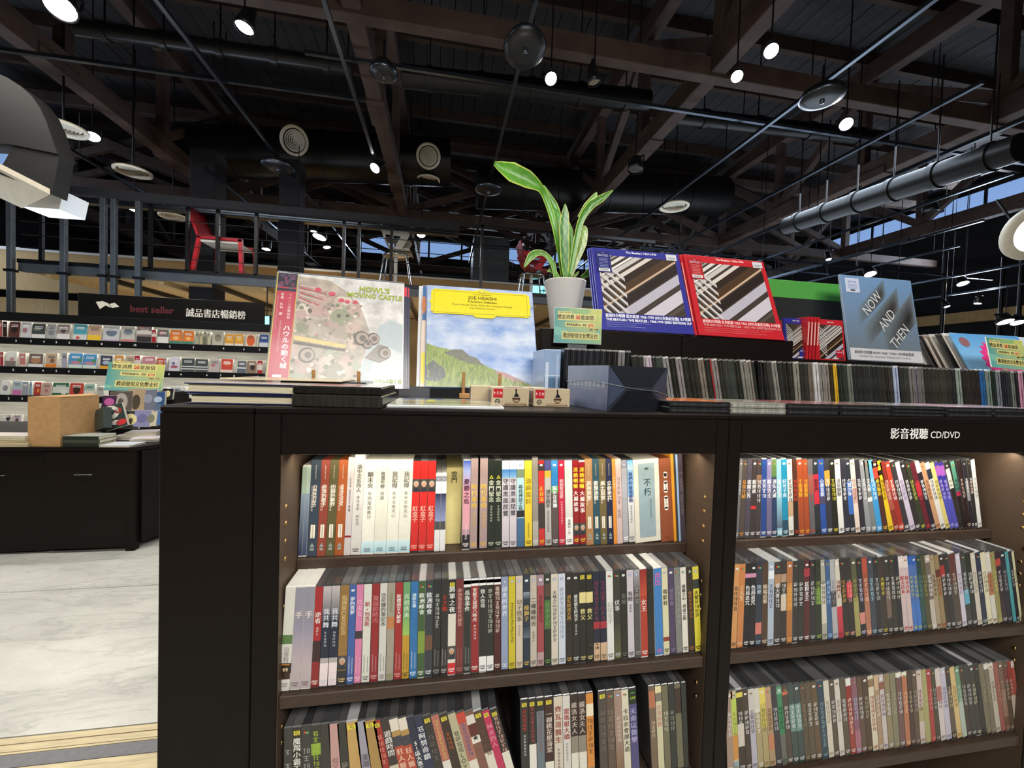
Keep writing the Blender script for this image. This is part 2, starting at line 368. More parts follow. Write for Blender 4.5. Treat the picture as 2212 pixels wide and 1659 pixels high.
for k, (y, lb) in enumerate(((3.95, 'brown timber cross beam nearest the viewer, near the top edge'), (8.85, 'brown timber cross beam in the middle distance above the records'), (13.3, 'brown timber cross beam farthest away at the end of the hall'))):
    t = empty('cross_beam', (0, y, TZ)); tag(t, lb, 'beam', 'timber cross beams')
    m = MB(); m.box(-8.9, 12.9, -.06, .06, -.004 if k else -.03, .17, 'beam_wood', bev=.006); m.build('beam', t)
    m = MB(); m.box(-8.9, 12.9, -.07, .07, 1.44, 1.64, 'beam_wood', bev=.006); m.build('upper_beam', t)
    xs_ = [-8, -4.3, -.87, 2.72, 6.45, 9.9]
    for a, b in zip(xs_[:-1], xs_[1:]):
        for sgn in ((0, 1) if k else ()):
            m = MB(); m.bar((a + .1, -.05 + .1 * sgn, .2 if sgn else 1.44), (b - .1, -.05 + .1 * sgn, 1.44 if sgn else .2), .08, .13, 'beam_wood'); m.build('brace', t)
for k, y in enumerate((9.6, 11.1)):
    t = empty('cross_bracing', (0, y, TZ)); tag(t, ['crossed timber braces between trusses, the nearer set behind the round ducts', 'crossed timber braces between trusses, the farther set'][k], 'bracing', 'timber bracing')
    for a, b in zip(xs_[:-1], xs_[1:]):
        for sgn in (0, 1):
            m = MB(); m.bar((a + .1, -.05 + .1 * sgn, .28 if sgn else 1.5), (b - .1, -.05 + .1 * sgn, 1.5 if sgn else .28), .08, .12, 'beam_wood'); m.build('brace', t)
# ducts
def duct(name, a, b, r, label, bands=4, mt='duct_metal'):
    t = empty(name, a); tag(t, label, 'duct'); a, b = Vector(a), Vector(b); d = b - a
    m = MB(); m.tube([(0, 0, 0), tuple(d)], r, mt, n=28); m.build('pipe', t)
    for i in range(bands):
        p = d * ((i + .5) / bands); e = d.normalized() * .03; m = MB(); m.tube([tuple(p - e), tuple(p + e)], r + .014, mt, n=28); m.build('band', t)
        m = MB(); m.tube([tuple(p + Vector((0, 0, r))), tuple(p + Vector((0, 0, min(6.45 - a.z - p.z, 1.2))))], .008, 'black_steel', n=6); m.build('hanger_rod', t)
    return t
duct('air_duct', W(405, 325, 'y', 8.0), W(972, 352, 'y', 8.0), .42, 'fat dark round duct with diffusers, left of the plant', 3)
duct('air_duct', W(870, 165, 'y', 4.9), W(1400, 218, 'y', 4.9), .12, 'thin dark pipe crossing under the roof above the plant', 5)
duct('air_duct', W(1030, 405, 'y', 8.3), W(1560, 425, 'y', 8.3), .40, 'fat dark round duct behind the plant leaves', 3)
duct('air_duct', W(160, 58, 'y', 4.6), W(760, 146, 'y', 4.6), .07, 'thin dark pipe crossing the upper left of the ceiling', 5)
duct('air_duct', W(1460, 250, 'y', 4.85), W(1905, 300, 'y', 4.85), .10, 'thin grey pipe crossing right of the plant', 4)
duct('air_duct', W(1700, 488, 'x', 4.9), W(2205, 318, 'x', 4.9), .12, 'shiny dark round duct running away at the right', 6, 'duct_metal')
# diffusers
def diffuser(p, n_, r, label, stem=None):
    t = empty('air_diffuser', p); tag(t, label, 'diffuser', 'round cream air diffusers')
    t.rotation_euler = Vector(n_).to_track_quat('Z', 'Y').to_euler()
    m = MB(); m.lathe([(r * .82, -.05 if stem is None or n_[0] else -.02), (r, -.02), (r, 0), (r * .97, .01), (r * .80, .0), (r * .80, -.03)], 'cream_metal', n=32); m.build('rim', t)
    m = MB(); m.lathe([(0, -.04), (r * .82, -.04)], 'black_plastic', n=24); m.build('throat', t)
    for i in range(5):
        q = r * (.72 - .14 * i); m = MB(); m.lathe([(q, -.03), (q - .025 * r / .17, .0), (q - .012, -.03)], 'cream_metal', n=28); m.build('cone_ring', t)
    if stem:
        if n_[0]: m = MB(); m.lathe([(r * .9, -.05), (r * .9, -stem)], 'duct_metal', n=24); m.build('collar', t)
        if n_[0] == 0: m = MB(); m.tube([(0, 0, -.05), (0, 0, -(6.5 - p[2]))], .01, 'black_steel', n=6); m.build('hanger_rod', t)
diffuser(W(635, 303, 'y', 7.5), (-.1, -.95, -.35), .235, 'round cream diffuser facing out on the left part of the fat duct', .2)
diffuser(W(925, 337, 'y', 7.5), (-.1, -.95, -.35), .215, 'round cream diffuser facing out on the fat duct, just right of the scarred truss', .2)
diffuser(W(137, 279, 'z', 3.9), (0, 0, -1), .21, 'flat cream round diffuser farthest left below the ceiling', .12)
diffuser(W(287, 372, 'z', 3.9), (0, 0, -1), .21, 'flat cream round diffuser second from the left, above the railing', .12)
diffuser(W(374, 469, 'z', 3.75), (0, 0, -1), .20, 'flat white round diffuser seen through the mezzanine railing', .12)
diffuser(W(1456, 447, 'z', 4.3), (0, 0, -1), .25, 'flat cream round diffuser above the blue record sleeves', .12)
diffuser(W(925, 390, 'y', 7.9), (0, 0, -1), .22, 'cream diffuser on the underside of the fat duct, mostly hidden', .2)
# lighting tracks
def track(x, y0, y1, z, label, ax='y'):
    t = empty('lighting_track', (0, 0, 0)); tag(t, label, 'track', 'ceiling lighting tracks')
    m = MB()
    if ax == 'y': m.box(x - .018, x + .018, y0, y1, z, z + .035, 'rail_metal')
    else: m.box(y0, y1, x - .018, x + .018, z, z + .035, 'rail_metal')
    m.build('rail', t)
    k = y0 + .4
    while k < y1:
        m = MB(); p = (x, k) if ax == 'y' else (k, x)
        m.tube([(p[0], p[1], z + .03), (p[0], p[1], z + .6 if z > 3.85 else 6.48)], .006, 'black_steel', n=6); m.build('hanger_rod', t); k += 2.2
    return t
TR = [(-5.12, 4.2, 11, 4.2, 'black track rail at the far left, beside the round diffusers'), (-2.31, 2.2, 12, 4.2, 'long black track rail from the top left down to the railing'), (-.99, 2.6, 6.2, 4.2, 'black track rail close beside the scarred truss'),
      (.63, 2.8, 11, 4.2, 'bright black track rail ending above the plant'), (3.52, 2.2, 12, 4.2, 'long black track rail crossing the upper right'), (4.75, 3.0, 12, 4.1, 'black track rail right of the round duct'), (5.6, 3.0, 13, 4.0, 'black track rail with bluish shine, second from the right'), (6.9, 4.0, 14, 4.0, 'black track rail right of the second truss from the right'), (8.1, 5.0, 14, 3.9, 'black track rail far right behind the large round lamp'), (9.2, 6.0, 14, 3.9, 'black track rail third from the far right wall'), (10.3, 4.0, 14, 3.6, 'low black rail second from the far right wall'), (11.5, 5.0, 14, 3.45, 'low black rail beside the far right wall'), (7.4, 5.5, 13, 3.7, 'low black rail over the right-hand gallery'), (-3.4, 6.5, 14, 4.1, 'black track rail far behind the mezzanine railing')]
for a in TR: track(*a)
track(4.35, -1.4, 8.5, 4.38, 'black rail along the near cross beam', 'x'); track(9.3, -3, 10, 4.2, 'black rail along the middle cross beam', 'x'); track(7.2, 3.6, 12, 3.75, 'low black rail crossing the right-hand gallery, nearer one', 'x'); track(9.9, 3.2, 12.5, 3.6, 'low black rail crossing the right-hand gallery, farther one', 'x'); track(12.2, -5, 10, 4.1, 'black rail crossing the far end of the hall', 'x'); track(4.75, -5.0, -.9, 4.25, 'silvery rail crossing the upper left', 'x')
# round speakers / cones on the tracks
def speaker(p, r, label, tilt=(0, 0, -1)):
    t = empty('ceiling_speaker', p); tag(t, label, 'speaker', 'black round ceiling speakers'); t.rotation_euler = Vector(tilt).to_track_quat('Z', 'Y').to_euler()
    m = MB(); m.lathe([(0, .02), (r * .55, .03), (r * .95, .005), (r, -.02), (r * .9, -.06), (r * .4, -.12), (0, -.13)], 'black_plastic', n=30); m.build('body', t)
    m = MB(); m.lathe([(r * .96, .0), (r * 1.02, -.012), (r * .96, -.03)], 'rail_metal', n=30); m.build('rim', t)
    m = MB(); m.lathe([(0, .05), (r * .1, .045), (r * .12, .02)], 'rail_metal', n=12); m.build('centre_cap', t)
    m = MB(); m.tube([(0, 0, -.12), (0, 0, -.3)], .01, 'black_steel', n=8); m.build('stem', t)
speaker(W(1134, 106, 'z', 3.95), .17, 'large black round speaker above the plant', (.05, -.35, -1)); speaker(W(829, 160, 'z', 3.95), .12, 'black round speaker beside the scarred truss'); speaker(W(600, 362, 'z', 4.05), .20, 'black round speaker on the long left track'); speaker(W(1055, 411, 'z', 4.05), .2, 'black round speaker on the track left of the plant'); speaker(W(1776, 213, 'z', 3.95), .18, 'black round speaker on the long right track')
# spotlights
def spotlight(px, py, lit, label, z=4.0, r=.055, power=22, tgt=None, mt='lamp_glow', size=None, real=True):
    p = Vector(W(px, py, 'z', z)) if size is None else Vector(W(px, py, 'y', size)); d = Vector(tgt) - p if tgt else Vector((RND.uniform(-.2, .2), RND.uniform(-.5, .1), -1)); d.normalize()
    t = empty('track_spotlight', p); tag(t, label, 'spotlight', 'track spotlights'); t.rotation_euler = d.to_track_quat('Z', 'Y').to_euler()
    m = MB(); m.lathe([(0, -.16), (r * .7, -.155), (r * .8, -.10), (r, -.04), (r * 1.08, .01), (r * .96, .01)], 'black_plastic', n=18); m.build('housing', t)
    m = MB(); m.lathe([(0, .0), (r * .95, .0)], mt if lit else 'chrome', n=18); m.build('lens', t)
    m = MB(); m.box(-r * 1.15, -r * 1.05, -.012, .012, -.14, -.02, 'black_steel'); m.box(r * 1.05, r * 1.15, -.012, .012, -.14, -.02, 'black_steel'); m.box(-r * 1.15, r * 1.15, -.012, .012, -.17, -.155, 'black_steel'); m.build('bracket', t)
    top = .2 if (px, py) in ((678, 500), (706, 534), (1850, 434)) else (6.5 if p.z > 3.0 else 3.3) - p.z; q_ = t.rotation_euler.to_matrix().inverted(); m = MB(); m.tube([tuple(q_ @ Vector((0, 0, .10)) + Vector((0, 0, -.10)) * 0 + Vector((0, 0, -.165)) * 0), tuple(q_ @ Vector((0, 0, max(top, .25))))], .007, 'black_steel', n=6); m.build('stem', t)
    if lit and real: spot(p + d * .03, p + d, power, ang=70)
    return t
SP = [(130, 15, 1, 'lit spotlight at the top left corner', 4.1, .10, 60, (-2.2, 1.8, 0)), (200, 295, 1, 'lit spotlight beside the leftmost round diffuser', 4.1, .075, 70, (-3.3, 4.6, 1)), (528, 60, 0, 'unlit lamp on the upper left rail', 4.1, .07, 0, None), (810, 363, 1, 'lit spotlight left of the scarred truss', 4.1, .07, 60, (-2.6, 3.3, .7)),
      (290, 450, 1, 'lit spotlight behind the railing posts', 3.9, .10, 30, None), (690, 512, 1, 'brightest lit spotlight above the grey-art sleeve', 3.9, .13, 40, None), (678, 500, 1, 'small lit spotlight just left of the brightest one', 3.9, .06, 20, None), (706, 534, 1, 'small lit spotlight low above the grey-art sleeve', 3.9, .08, 20, None), (575, 538, 1, 'lit spotlight right of the dark column', 3.7, .08, 20, None), (910, 507, 1, 'lit spotlight over the middle of the hall', 3.9, .08, 40, None),
      (1190, 170, 1, 'lit spotlight right of the large round speaker', 4.05, .055, 60, (.9, .9, 1.1)), (1283, 178, 0, 'unlit hooked spotlight above the blue sleeves', 4.05, .055, 0, None), (1666, 110, 1, 'upper of the two lit spotlights at the truss crossing', 4.05, .055, 60, (1.0, .85, .9)), (1592, 165, 1, 'yellow lit spotlight at the truss crossing', 4.05, .05, 40, (1.3, 1.2, 1.3), 'lamp_glow_yellow'), (1828, 268, 1, 'lit spotlight below the round speaker at the right', 4.0, .06, 60, (2.2, 1.2, 1.3)),
      (1850, 434, 1, 'brightly lit spotlight on the shiny right-hand duct', 3.9, .08, 60, None), (1765, 470, 1, 'small lit spotlight left of the brightest right-hand one', 3.9, .07, 20, None), (1372, 366, 0, 'unlit spotlight above the first record rows', 4.0, .09, 0, None), (1880, 592, 1, 'lit spotlight just above the blue-grey sleeve', 3.6, .10, 30, None), (2080, 612, 1, 'lit spotlight right of the blue-grey sleeve', 3.6, .10, 30, None),
      (2172, 695, 1, 'low lit lamp behind the pink and blue sleeve', 2.6, .12, 10, None), (2198, 697, 1, 'low lit lamp at the right edge behind the sleeves', 2.6, .10, 10, None), (1938, 640, 1, 'small lit spotlight right above the leaning sleeve edges', 3.3, .06, 12, None), (2112, 655, 1, 'small lit spotlight above the pink and blue sleeve', 3.2, .06, 12, None), (2045, 662, 1, 'small low lit spotlight left of the thin grey post', 3.0, .05, 8, None), (1790, 560, 1, 'tiny lit spotlight above the green-topped box', 3.9, .05, 8, None), (1205, 480, 0, 'unlit spotlight behind the plant', 4.0, .08, 0, None), (2010, 455, 0, 'unlit pale spotlight left of the large round lamp', 4.0, .09, 0, None)]
for a in SP: spotlight(a[0], a[1], a[2], a[3], a[4], a[5], a[6], a[7], a[8] if len(a) > 8 else 'lamp_glow')
for i, (px, py) in enumerate(((1960, 655), (2115, 650), (2045, 560), (845, 388), (1700, 690))):
    pass
# large round lamp at the right edge
p = W(2236, 503, 'y', 3.0); t = empty('globe_lamp', p, label='large round cream lamp at the right edge, glowing white inside', cat='lamp')
t.rotation_euler = Vector((-.25, -.9, -.35)).to_track_quat('Z', 'Y').to_euler()
m = MB(); m.lathe([(.17, .0), (.235, .0), (.25, -.02), (.24, -.06), (.16, -.12), (0, -.14)], 'cream_metal', n=40); m.build('lamp_shade', t)
m = MB(); m.lathe([(0, .012), (.12, .01), (.17, -.002)], 'lamp_soft', n=40); m.build('lens', t)
m = MB(); m.tube([(0, 0, -.13), (0, .3, -.5)], .012, 'black_steel'); m.build('arm', t)
# big grey air unit at the top left
p = W(20, 330, 'y', 4.6); t = empty('air_handling_unit', p, label='bulky dark grey air unit with cream outlet hanging at the left edge', cat='air unit')
def prism(mb, pts, y0, y1, mt, col='fff'):
    n = len(pts); vs = [(a, y0, b) for a, b in pts] + [(a, y1, b) for a, b in pts]
    mb.raw(vs, [tuple(range(n)), tuple(range(2 * n - 1, n - 1, -1))] + [(k + n, (k + 1) % n + n, (k + 1) % n, k) for k in range(n)], mt, col)
def pp(pts, y, o): return [(W(a, b, 'y', y)[0] - o[0], W(a, b, 'y', y)[2] - o[2]) for a, b in pts]
m = MB(); prism(m, pp([(-160, 120), (-60, 140), (-20, 152), (15, 167), (45, 186), (68, 207), (86, 232), (100, 262), (112, 297), (124, 332), (24, 312), (-160, 300)], 4.6, p), 0, .2, 'unit_grey'); m.build('curved_housing', t)
m = MB(); prism(m, pp([(24, 312), (124, 332), (108, 418), (-10, 372)], 4.6, p), .02, .18, 'unit_grey'); m.build('outlet_box', t)
m = MB(); vs = [W(-10, 360, 'y', 4.6) - p, W(108, 420, 'y', 4.6) - p, W(48, 450, 'y', 4.8) - p, W(-60, 400, 'y', 4.8) - p]; up = np.array([0, 0, .05])
m.raw([tuple(v) for v in vs] + [tuple(v + up) for v in vs], [(0, 1, 2, 3), (7, 6, 5, 4), (0, 1, 5, 4), (1, 2, 6, 5), (2, 3, 7, 6), (3, 0, 4, 7)], 'cream_metal'); m.build('outlet_louvre', t)
m = MB(); vs = [W(45, 425, 'y', 4.85) - p, W(95, 400, 'y', 4.85) - p, W(137, 412, 'y', 4.85) - p, W(128, 452, 'y', 4.85) - p, W(45, 446, 'y', 4.85) - p]
m.raw([tuple(v) for v in vs] + [tuple(v + np.array([0, .3, 0])) for v in vs], [(4, 3, 2, 1, 0), (5, 6, 7, 8, 9)] + [(k, (k + 1) % 5, (k + 1) % 5 + 5, k + 5) for k in range(5)], 'white_metal'); m.build('white_flange', t)
m = MB(); m.tube([(-.2, .1, .6), (-.2, .1, 2.6)], .012, 'black_steel'); m.build('hanger_rod', t)

# ================================================================== mezzanine
MY = 6.3
mz = MB(); mz.box(-5.42, 3.4, MY, MY + .10, 2.455, 2.595, 'grey_steel'); mz.box(-5.42, 3.4, MY - .02, MY, 2.56, 2.61, 'black_steel'); mz.box(-5.42, 3.4, MY + .1, 9.2, 2.47, 2.57, 'pine_ply'); struct('mezzanine_floor', mz)
m = MB(); m.box(-8.9, 3.4, 8.9, 9.0, 2.57, 3.28, 'pine_ply'); m.box(-8.9, 3.4, 8.86, 9.04, 3.28, 3.33, 'white_metal'); o = struct('parapet_wall', m)
m = MB(); m.box(-8.9, 6, 9.3, 9.4, 0, 2.47, 'pine_ply'); struct('wall_mezzanine', m)
m = MB(); m.box(3.4, 12.9, 11.9, 12.0, 0, 2.2, 'wall_dark'); m.box(12.86, 12.99, 2.0, 15.4, W(2000, 704, 'x', 12.86)[2], W(2000, 683, 'x', 12.86)[2], 'pine_ply'); struct('wall_right_gallery', m)
for k in range(13):   # ribs of the underside and pine panel joints
    m = MB(); m.box(-5.2 + k * .66, -5.14 + k * .66, MY + .1, 9.2, 2.41, 2.47, 'black_steel' if k % 2 else 'pine_ply'); o = m.build('soffit_rib'); o['kind'] = 'structure'
for px0, px1, Y, lb in ((405, 460, 6.75, 'wide dark column behind the railing, left of the red chair'), (597, 642, 6.75, 'wide dark column behind the railing above the grey-art sleeve'), (1022, 1098, 9.8, 'pale grey column in the far hall left of the plant')):
    a, b = W(px0, 520, 'y', Y)[0], W(px1, 520, 'y', Y)[0]
    t = empty('column', ((a + b) / 2, Y + .2, 0), label=lb, cat='column', group='square columns'); h = (b - a) / 2
    m = MB(); m.box(-h, h, -h, h, 0, 4.5, 'wall_dark' if Y < 9 else 'grey_steel', bev=.01); m.build('shaft', t)
    m = MB(); m.box(-h - .01, h + .01, -h - .01, h + .01, 2.7, 2.72, 'black_steel'); m.build('joint_band', t)
for px, lb in ((41, 'first'), (153, 'second'), (237, 'third'), (259, 'fourth'), (311, 'fifth')):
    X = W(px, 560, 'y', MY)[0]; t = empty('steel_post', (X, MY - .10, 0), label=f'tall grey steel post, {lb} from the left edge of the mezzanine', cat='post', group='tall steel posts'); r = .03
    m = MB(); m.box(-r, r, -r, r, 0, 3.45, 'grey_steel', bev=.006); m.build('shaft', t); m = MB(); m.box(-.05, .05, -.04, .04, 2.42, 2.45, 'black_steel'); m.build('cleat', t)
m = MB(); m.box(-5.5, .2, MY - .15, MY - .05, 3.45, 3.55, 'wall_dark', bev=.004); m.box(-5.5, .2, MY + .3, MY + .42, 3.5, 3.56, 'rail_metal'); o = m.build('trim_1'); o['kind'] = 'structure'
t = empty('railing', (0, MY, 2.595), label='long dark wire railing along the mezzanine edge', cat='railing')
m = MB(); m.box(-5.4, 3.4, -.02, .02, .96, 1.0, 'black_steel'); m.build('top_rail', t)
for k in range(5): m = MB(); m.tube([(-5.4, 0, .16 + .17 * k), (3.4, 0, .16 + .17 * k)], .006, 'black_steel', n=6); m.build('wire', t)
for px in (90, 325, 405, 470, 553, 742, 775, 845, 1040, 1190):
    X = W(px, 560, 'y', MY)[0]; m = MB(); m.box(X - .02, X + .02, -.02, .02, 0, 1.0, 'black_steel'); m.build('baluster', t)
# chairs on the mezzanine
def chair(px, py, label, mt, sc=1.0, yaw=0, bar=False, Y=6.6, zf=2.6, name='plastic_chair'):
    X = W(px, py, 'y', Y)[0]; t = empty(name, (X, Y, zf), (0, 0, radians(yaw)), label, 'chair'); t.scale = (sc,) * 3
    if not bar:
        m = MB(); m.box(-.22, .24, -.22, .22, .40, .43, 'off_white_plastic', bev=.01); m.build('seat', t)
        M4 = Matrix.Translation((-.22, 0, .42)) @ Matrix.Rotation(radians(-20), 4, 'Y')
        m = MB(); m.box(-.015, .015, -.22, .22, 0, .46, mt, M4=M4); m.build('backrest', t)
        for sx, sy, ex in ((-.22, -.21, -.30), (-.22, .21, -.30), (.26, -.21, .28), (.26, .21, .28)):
            m = MB(); m.bar((sx, sy, .46), (ex, sy, 0), .045, .045, mt); m.build('leg', t)
        for sy in (-.21, .21): m = MB(); m.bar((-.24, sy, .465), (.28, sy, .45), .045, .04, mt); m.build('side_rail', t)
    else:
        # moulded shell of back, arms and seat
        m = MB(); P_ = [(-.26, .52), (-.21, .32), (-.17, .18), (-.08, .08), (.05, .04), (.22, .05), (.25, .02)]
        for sgn in (-1, 1): pass
        for (a, b) in zip(P_[:-1], P_[1:]):
            m.raw([(a[0], -.22, a[1] + .62), (b[0], -.22, b[1] + .62), (b[0], .22, b[1] + .62), (a[0], .22, a[1] + .62), (a[0] + .02, -.22, a[1] + .60), (b[0] + .02, -.22, b[1] + .60), (b[0] + .02, .22, b[1] + .60), (a[0] + .02, .22, a[1] + .60)], [(0, 1, 2, 3), (7, 6, 5, 4), (0, 4, 5, 1), (3, 2, 6, 7), (0, 3, 7, 4), (1, 5, 6, 2)], mt)
        m.build('shell', t)
        for sy in (-.24, .24):
            m = MB(); m.raw([(x, sy - .02 * s_, z) for s_ in (0, 1) for x, z in ((-.24, .96), (.20, .93), (.24, .88), (.12, .64), (.0, .64), (.10, .84), (-.18, .86))], [(0, 1, 5, 6), (1, 2, 3, 4, 5), (13, 12, 8, 7), (12, 11, 10, 9, 8)] + [(k, (k + 1) % 7, (k + 1) % 7 + 7, k + 7) for k in range(7)], mt); m.build('armrest', t)
        m = MB(); m.lathe([(.0, .55), (.20, .56), (.22, .585), (.2, .6), (0, .6)], 'chrome', n=24); m.build('seat_ring', t)
        for sx, sy in ((-.16, -.16), (-.16, .16), (.18, -.16), (.18, .16)): m = MB(); m.tube([(sx, sy, .57), (sx * 1.5, sy * 1.4, 0)], .014, 'chrome', n=8); m.build('leg', t)
        m = MB(); m.tube([(0, 0, .57), (0, 0, .02)], .03, 'white_metal', n=10); m.build('pedestal', t)
chair(490, 560, 'red plastic chair standing at the mezzanine railing', 'red_plastic', 1.08, 0)
chair(855, 560, 'off-white moulded swivel chair on the mezzanine left of the plant', 'off_white_plastic', .98, 0, True, 6.9, 2.6, 'swivel_chair')
chair(1148, 585, 'red moulded swivel chair on the mezzanine just left of the plant pot', 'red_plastic', .98, 0, True, 7.1, 2.5, 'swivel_chair')
# exit sign
p = W(1157, 633, 'y', 9.2); t = empty('exit_sign', (p[0], 8.8, p[2] - .02), label='small lit cyan exit sign with an arrow between sky sleeve and plant pot', cat='sign')
m = MB(); m.box(-.17, .17, 0, .05, -.11, .11, 'white_metal'); m.build('box', t)
m = MB(); m.box(-.155, .155, -.006, 0, -.095, .095, 'sign_cyan'); m.build('lit_face', t)
m = MB(); m.q(-.02, .10, -.012, .012, '0a7080', -.008, 'print_matte'); m.poly([(.05, .05), (.07, .05), (.125, 0), (.07, -.05), (.05, -.05), (.095, 0)], '0a7080', -.008, 'print_matte'); m.build('arrow', t)
p = W(575, 697, 'y', 6.33); t = empty('exit_sign', p, label='small lit cyan sign at the right end of the far book wall', cat='sign')
m = MB(); m.tube([(0, .02, .09), (0, .02, 2.46 - p[2])], .008, 'black_steel', n=6); m.build('hanger_rod', t)
m = MB(); m.box(-.05, .05, 0, .04, -.10, .10, 'black_steel'); m.build('box', t); m = MB(); m.box(-.04, .04, -.006, 0, -.09, .09, 'sign_cyan'); m.build('lit_face', t)
# posts in the right-hand background
for px, y0, lb in ((2035, 7, 'thin black post behind the leaning record sleeves'), (2160, 7, 'thin grey post at the far right behind the sleeves'), (2200, 6.5, 'thin black post at the right edge')):
    X, _, _z = W(px, 690, 'y', y0); t = MB(); t.tube([(0, 0, 0), (0, 0, 4.2)], .035, 'black_steel', n=10); t.box(-.08, .08, -.08, .08, 0, .02, 'black_steel'); o = t.build('thin_post', loc=(X, y0, 0)); tag(o, lb, 'post', 'thin posts')
# ================================================================== the disc bookcase
YF = .745; ZT = 1.279
XL, XA, XB, XC, XD = -.449, -.267, .556, .613, 1.436
g = empty('bookcase', (0, YF, 0), label='long black-brown wooden bookcase of discs filling the foreground', cat='bookcase')
def part(name, b, mt='dark_veneer', par=None, bev=.0015):
    m = MB(); m.box(b[0], b[1], b[2] - YF, b[3] - YF, b[4], b[5], mt, bev=bev); return m.build(name, par or g)
part('end_panel', (XL, -.3095, YF, 1.75, 0, ZT - .012))
part('stile', (-.3085, XA, YF, 1.10, 0, ZT - .012))
part('stile', (XB, .5835, YF, 1.10, 0, ZT - .012)); part('stile', (.5845, XC, YF, 1.10, 0, ZT - .012))
part('stile', (XD, XD + .028, YF, 1.10, 0, ZT - .012)); part('stile', (XD + .029, XD + .057, YF, 1.10, 0, ZT - .012))
part('stile', (2.31, 2.37, YF, 1.10, 0, ZT - .012)); part('end_panel', (2.37, 2.45, YF, 1.75, 0, ZT - .012))
for a, b in ((XA, XB), (XC, XD), (XD + .057, 2.31)):
    part('fascia', (a + .0005, b - .0005, YF, YF + .022, 1.198, ZT - .012))
    for xx in (a, b - .0008): part('lit_side_face', (xx, xx + .0008, YF + .003, 1.03, .03, 1.197), 'inner_veneer', bev=0)  # stile's inner face as lit by the strip, painted as a lighter panel
    part('back_panel', (a, b, 1.03, 1.04, .05, ZT - .012), 'inner_veneer', bev=0)
    part('bay_ceiling', (a, b, YF + .022, 1.03, 1.205, 1.215), 'inner_veneer', bev=0)
    m = MB(); m.box(a + .02, b - .02, .774 - YF, .786 - YF, 1.192, 1.2045, 'white_metal'); m.build('lamp_housing', g)
    part('shelf', (a + .001, b - .001, .828, 1.03, .955, .979), 'shelf_veneer')
    part('shelf', (a + .001, b - .001, .753, 1.03, .746, .769), 'shelf_veneer')
    part('shelf', (a + .001, b - .001, .753, 1.03, (.513 if a < 0 else .491) - .024, .513 if a < 0 else .491), 'shelf_veneer')
    part('plinth', (a, b, YF + .02, YF + .04, 0, .12)); part('shelf', (a + .001, b - .001, .753, 1.03, .12, .144), 'shelf_veneer')
for a, b in ((XL, -.3095), (-.3085, .5835), (.5845, XD + .028), (XD + .029, 2.45)):
    part('top_board', (a, b, YF - .001, 1.75, ZT - .012, ZT), bev=.003)
for x, s in ((XA + .0018, 1), (XB - .0018, -1), (XC + .0018, 1), (XD - .0018, -1)):
    for z in (1.10, 1.07, 1.038, 1.006, .92, .89, .86, .83, .80, .70, .67):
        m = MB(); M4 = Matrix.Translation((x - s * .0012, .773 - YF, z)) @ Matrix.Rotation(radians(90 * s), 4, 'Y'); m.lathe([(0, .002), (.0028, .002), (.0038, .0012), (.004, 0)], 'brass', n=10, M4=M4); m.build('pin_socket', g)
m = MB(); m.lathe([(0, .004), (.007, .003), (.008, 0)], 'brass', n=14, M4=Matrix.Translation((XD - .0012, .763 - YF, .956)) @ Matrix.Rotation(radians(-90), 4, 'Y')); m.build('pin_socket', g)
m = MB(); m.text('影音視聽', 1.034, 1.242, .0195, 'e8e8e4', -.0012, mt='print_matte', bold=.014); m.text('CD/DVD', 1.134, 1.2405, .0165, 'e8e8e4', -.0012, mt='print_matte', bold=.006); o = m.build('shop_lettering', g); o['label'] = 'white shelf lettering for the disc section'

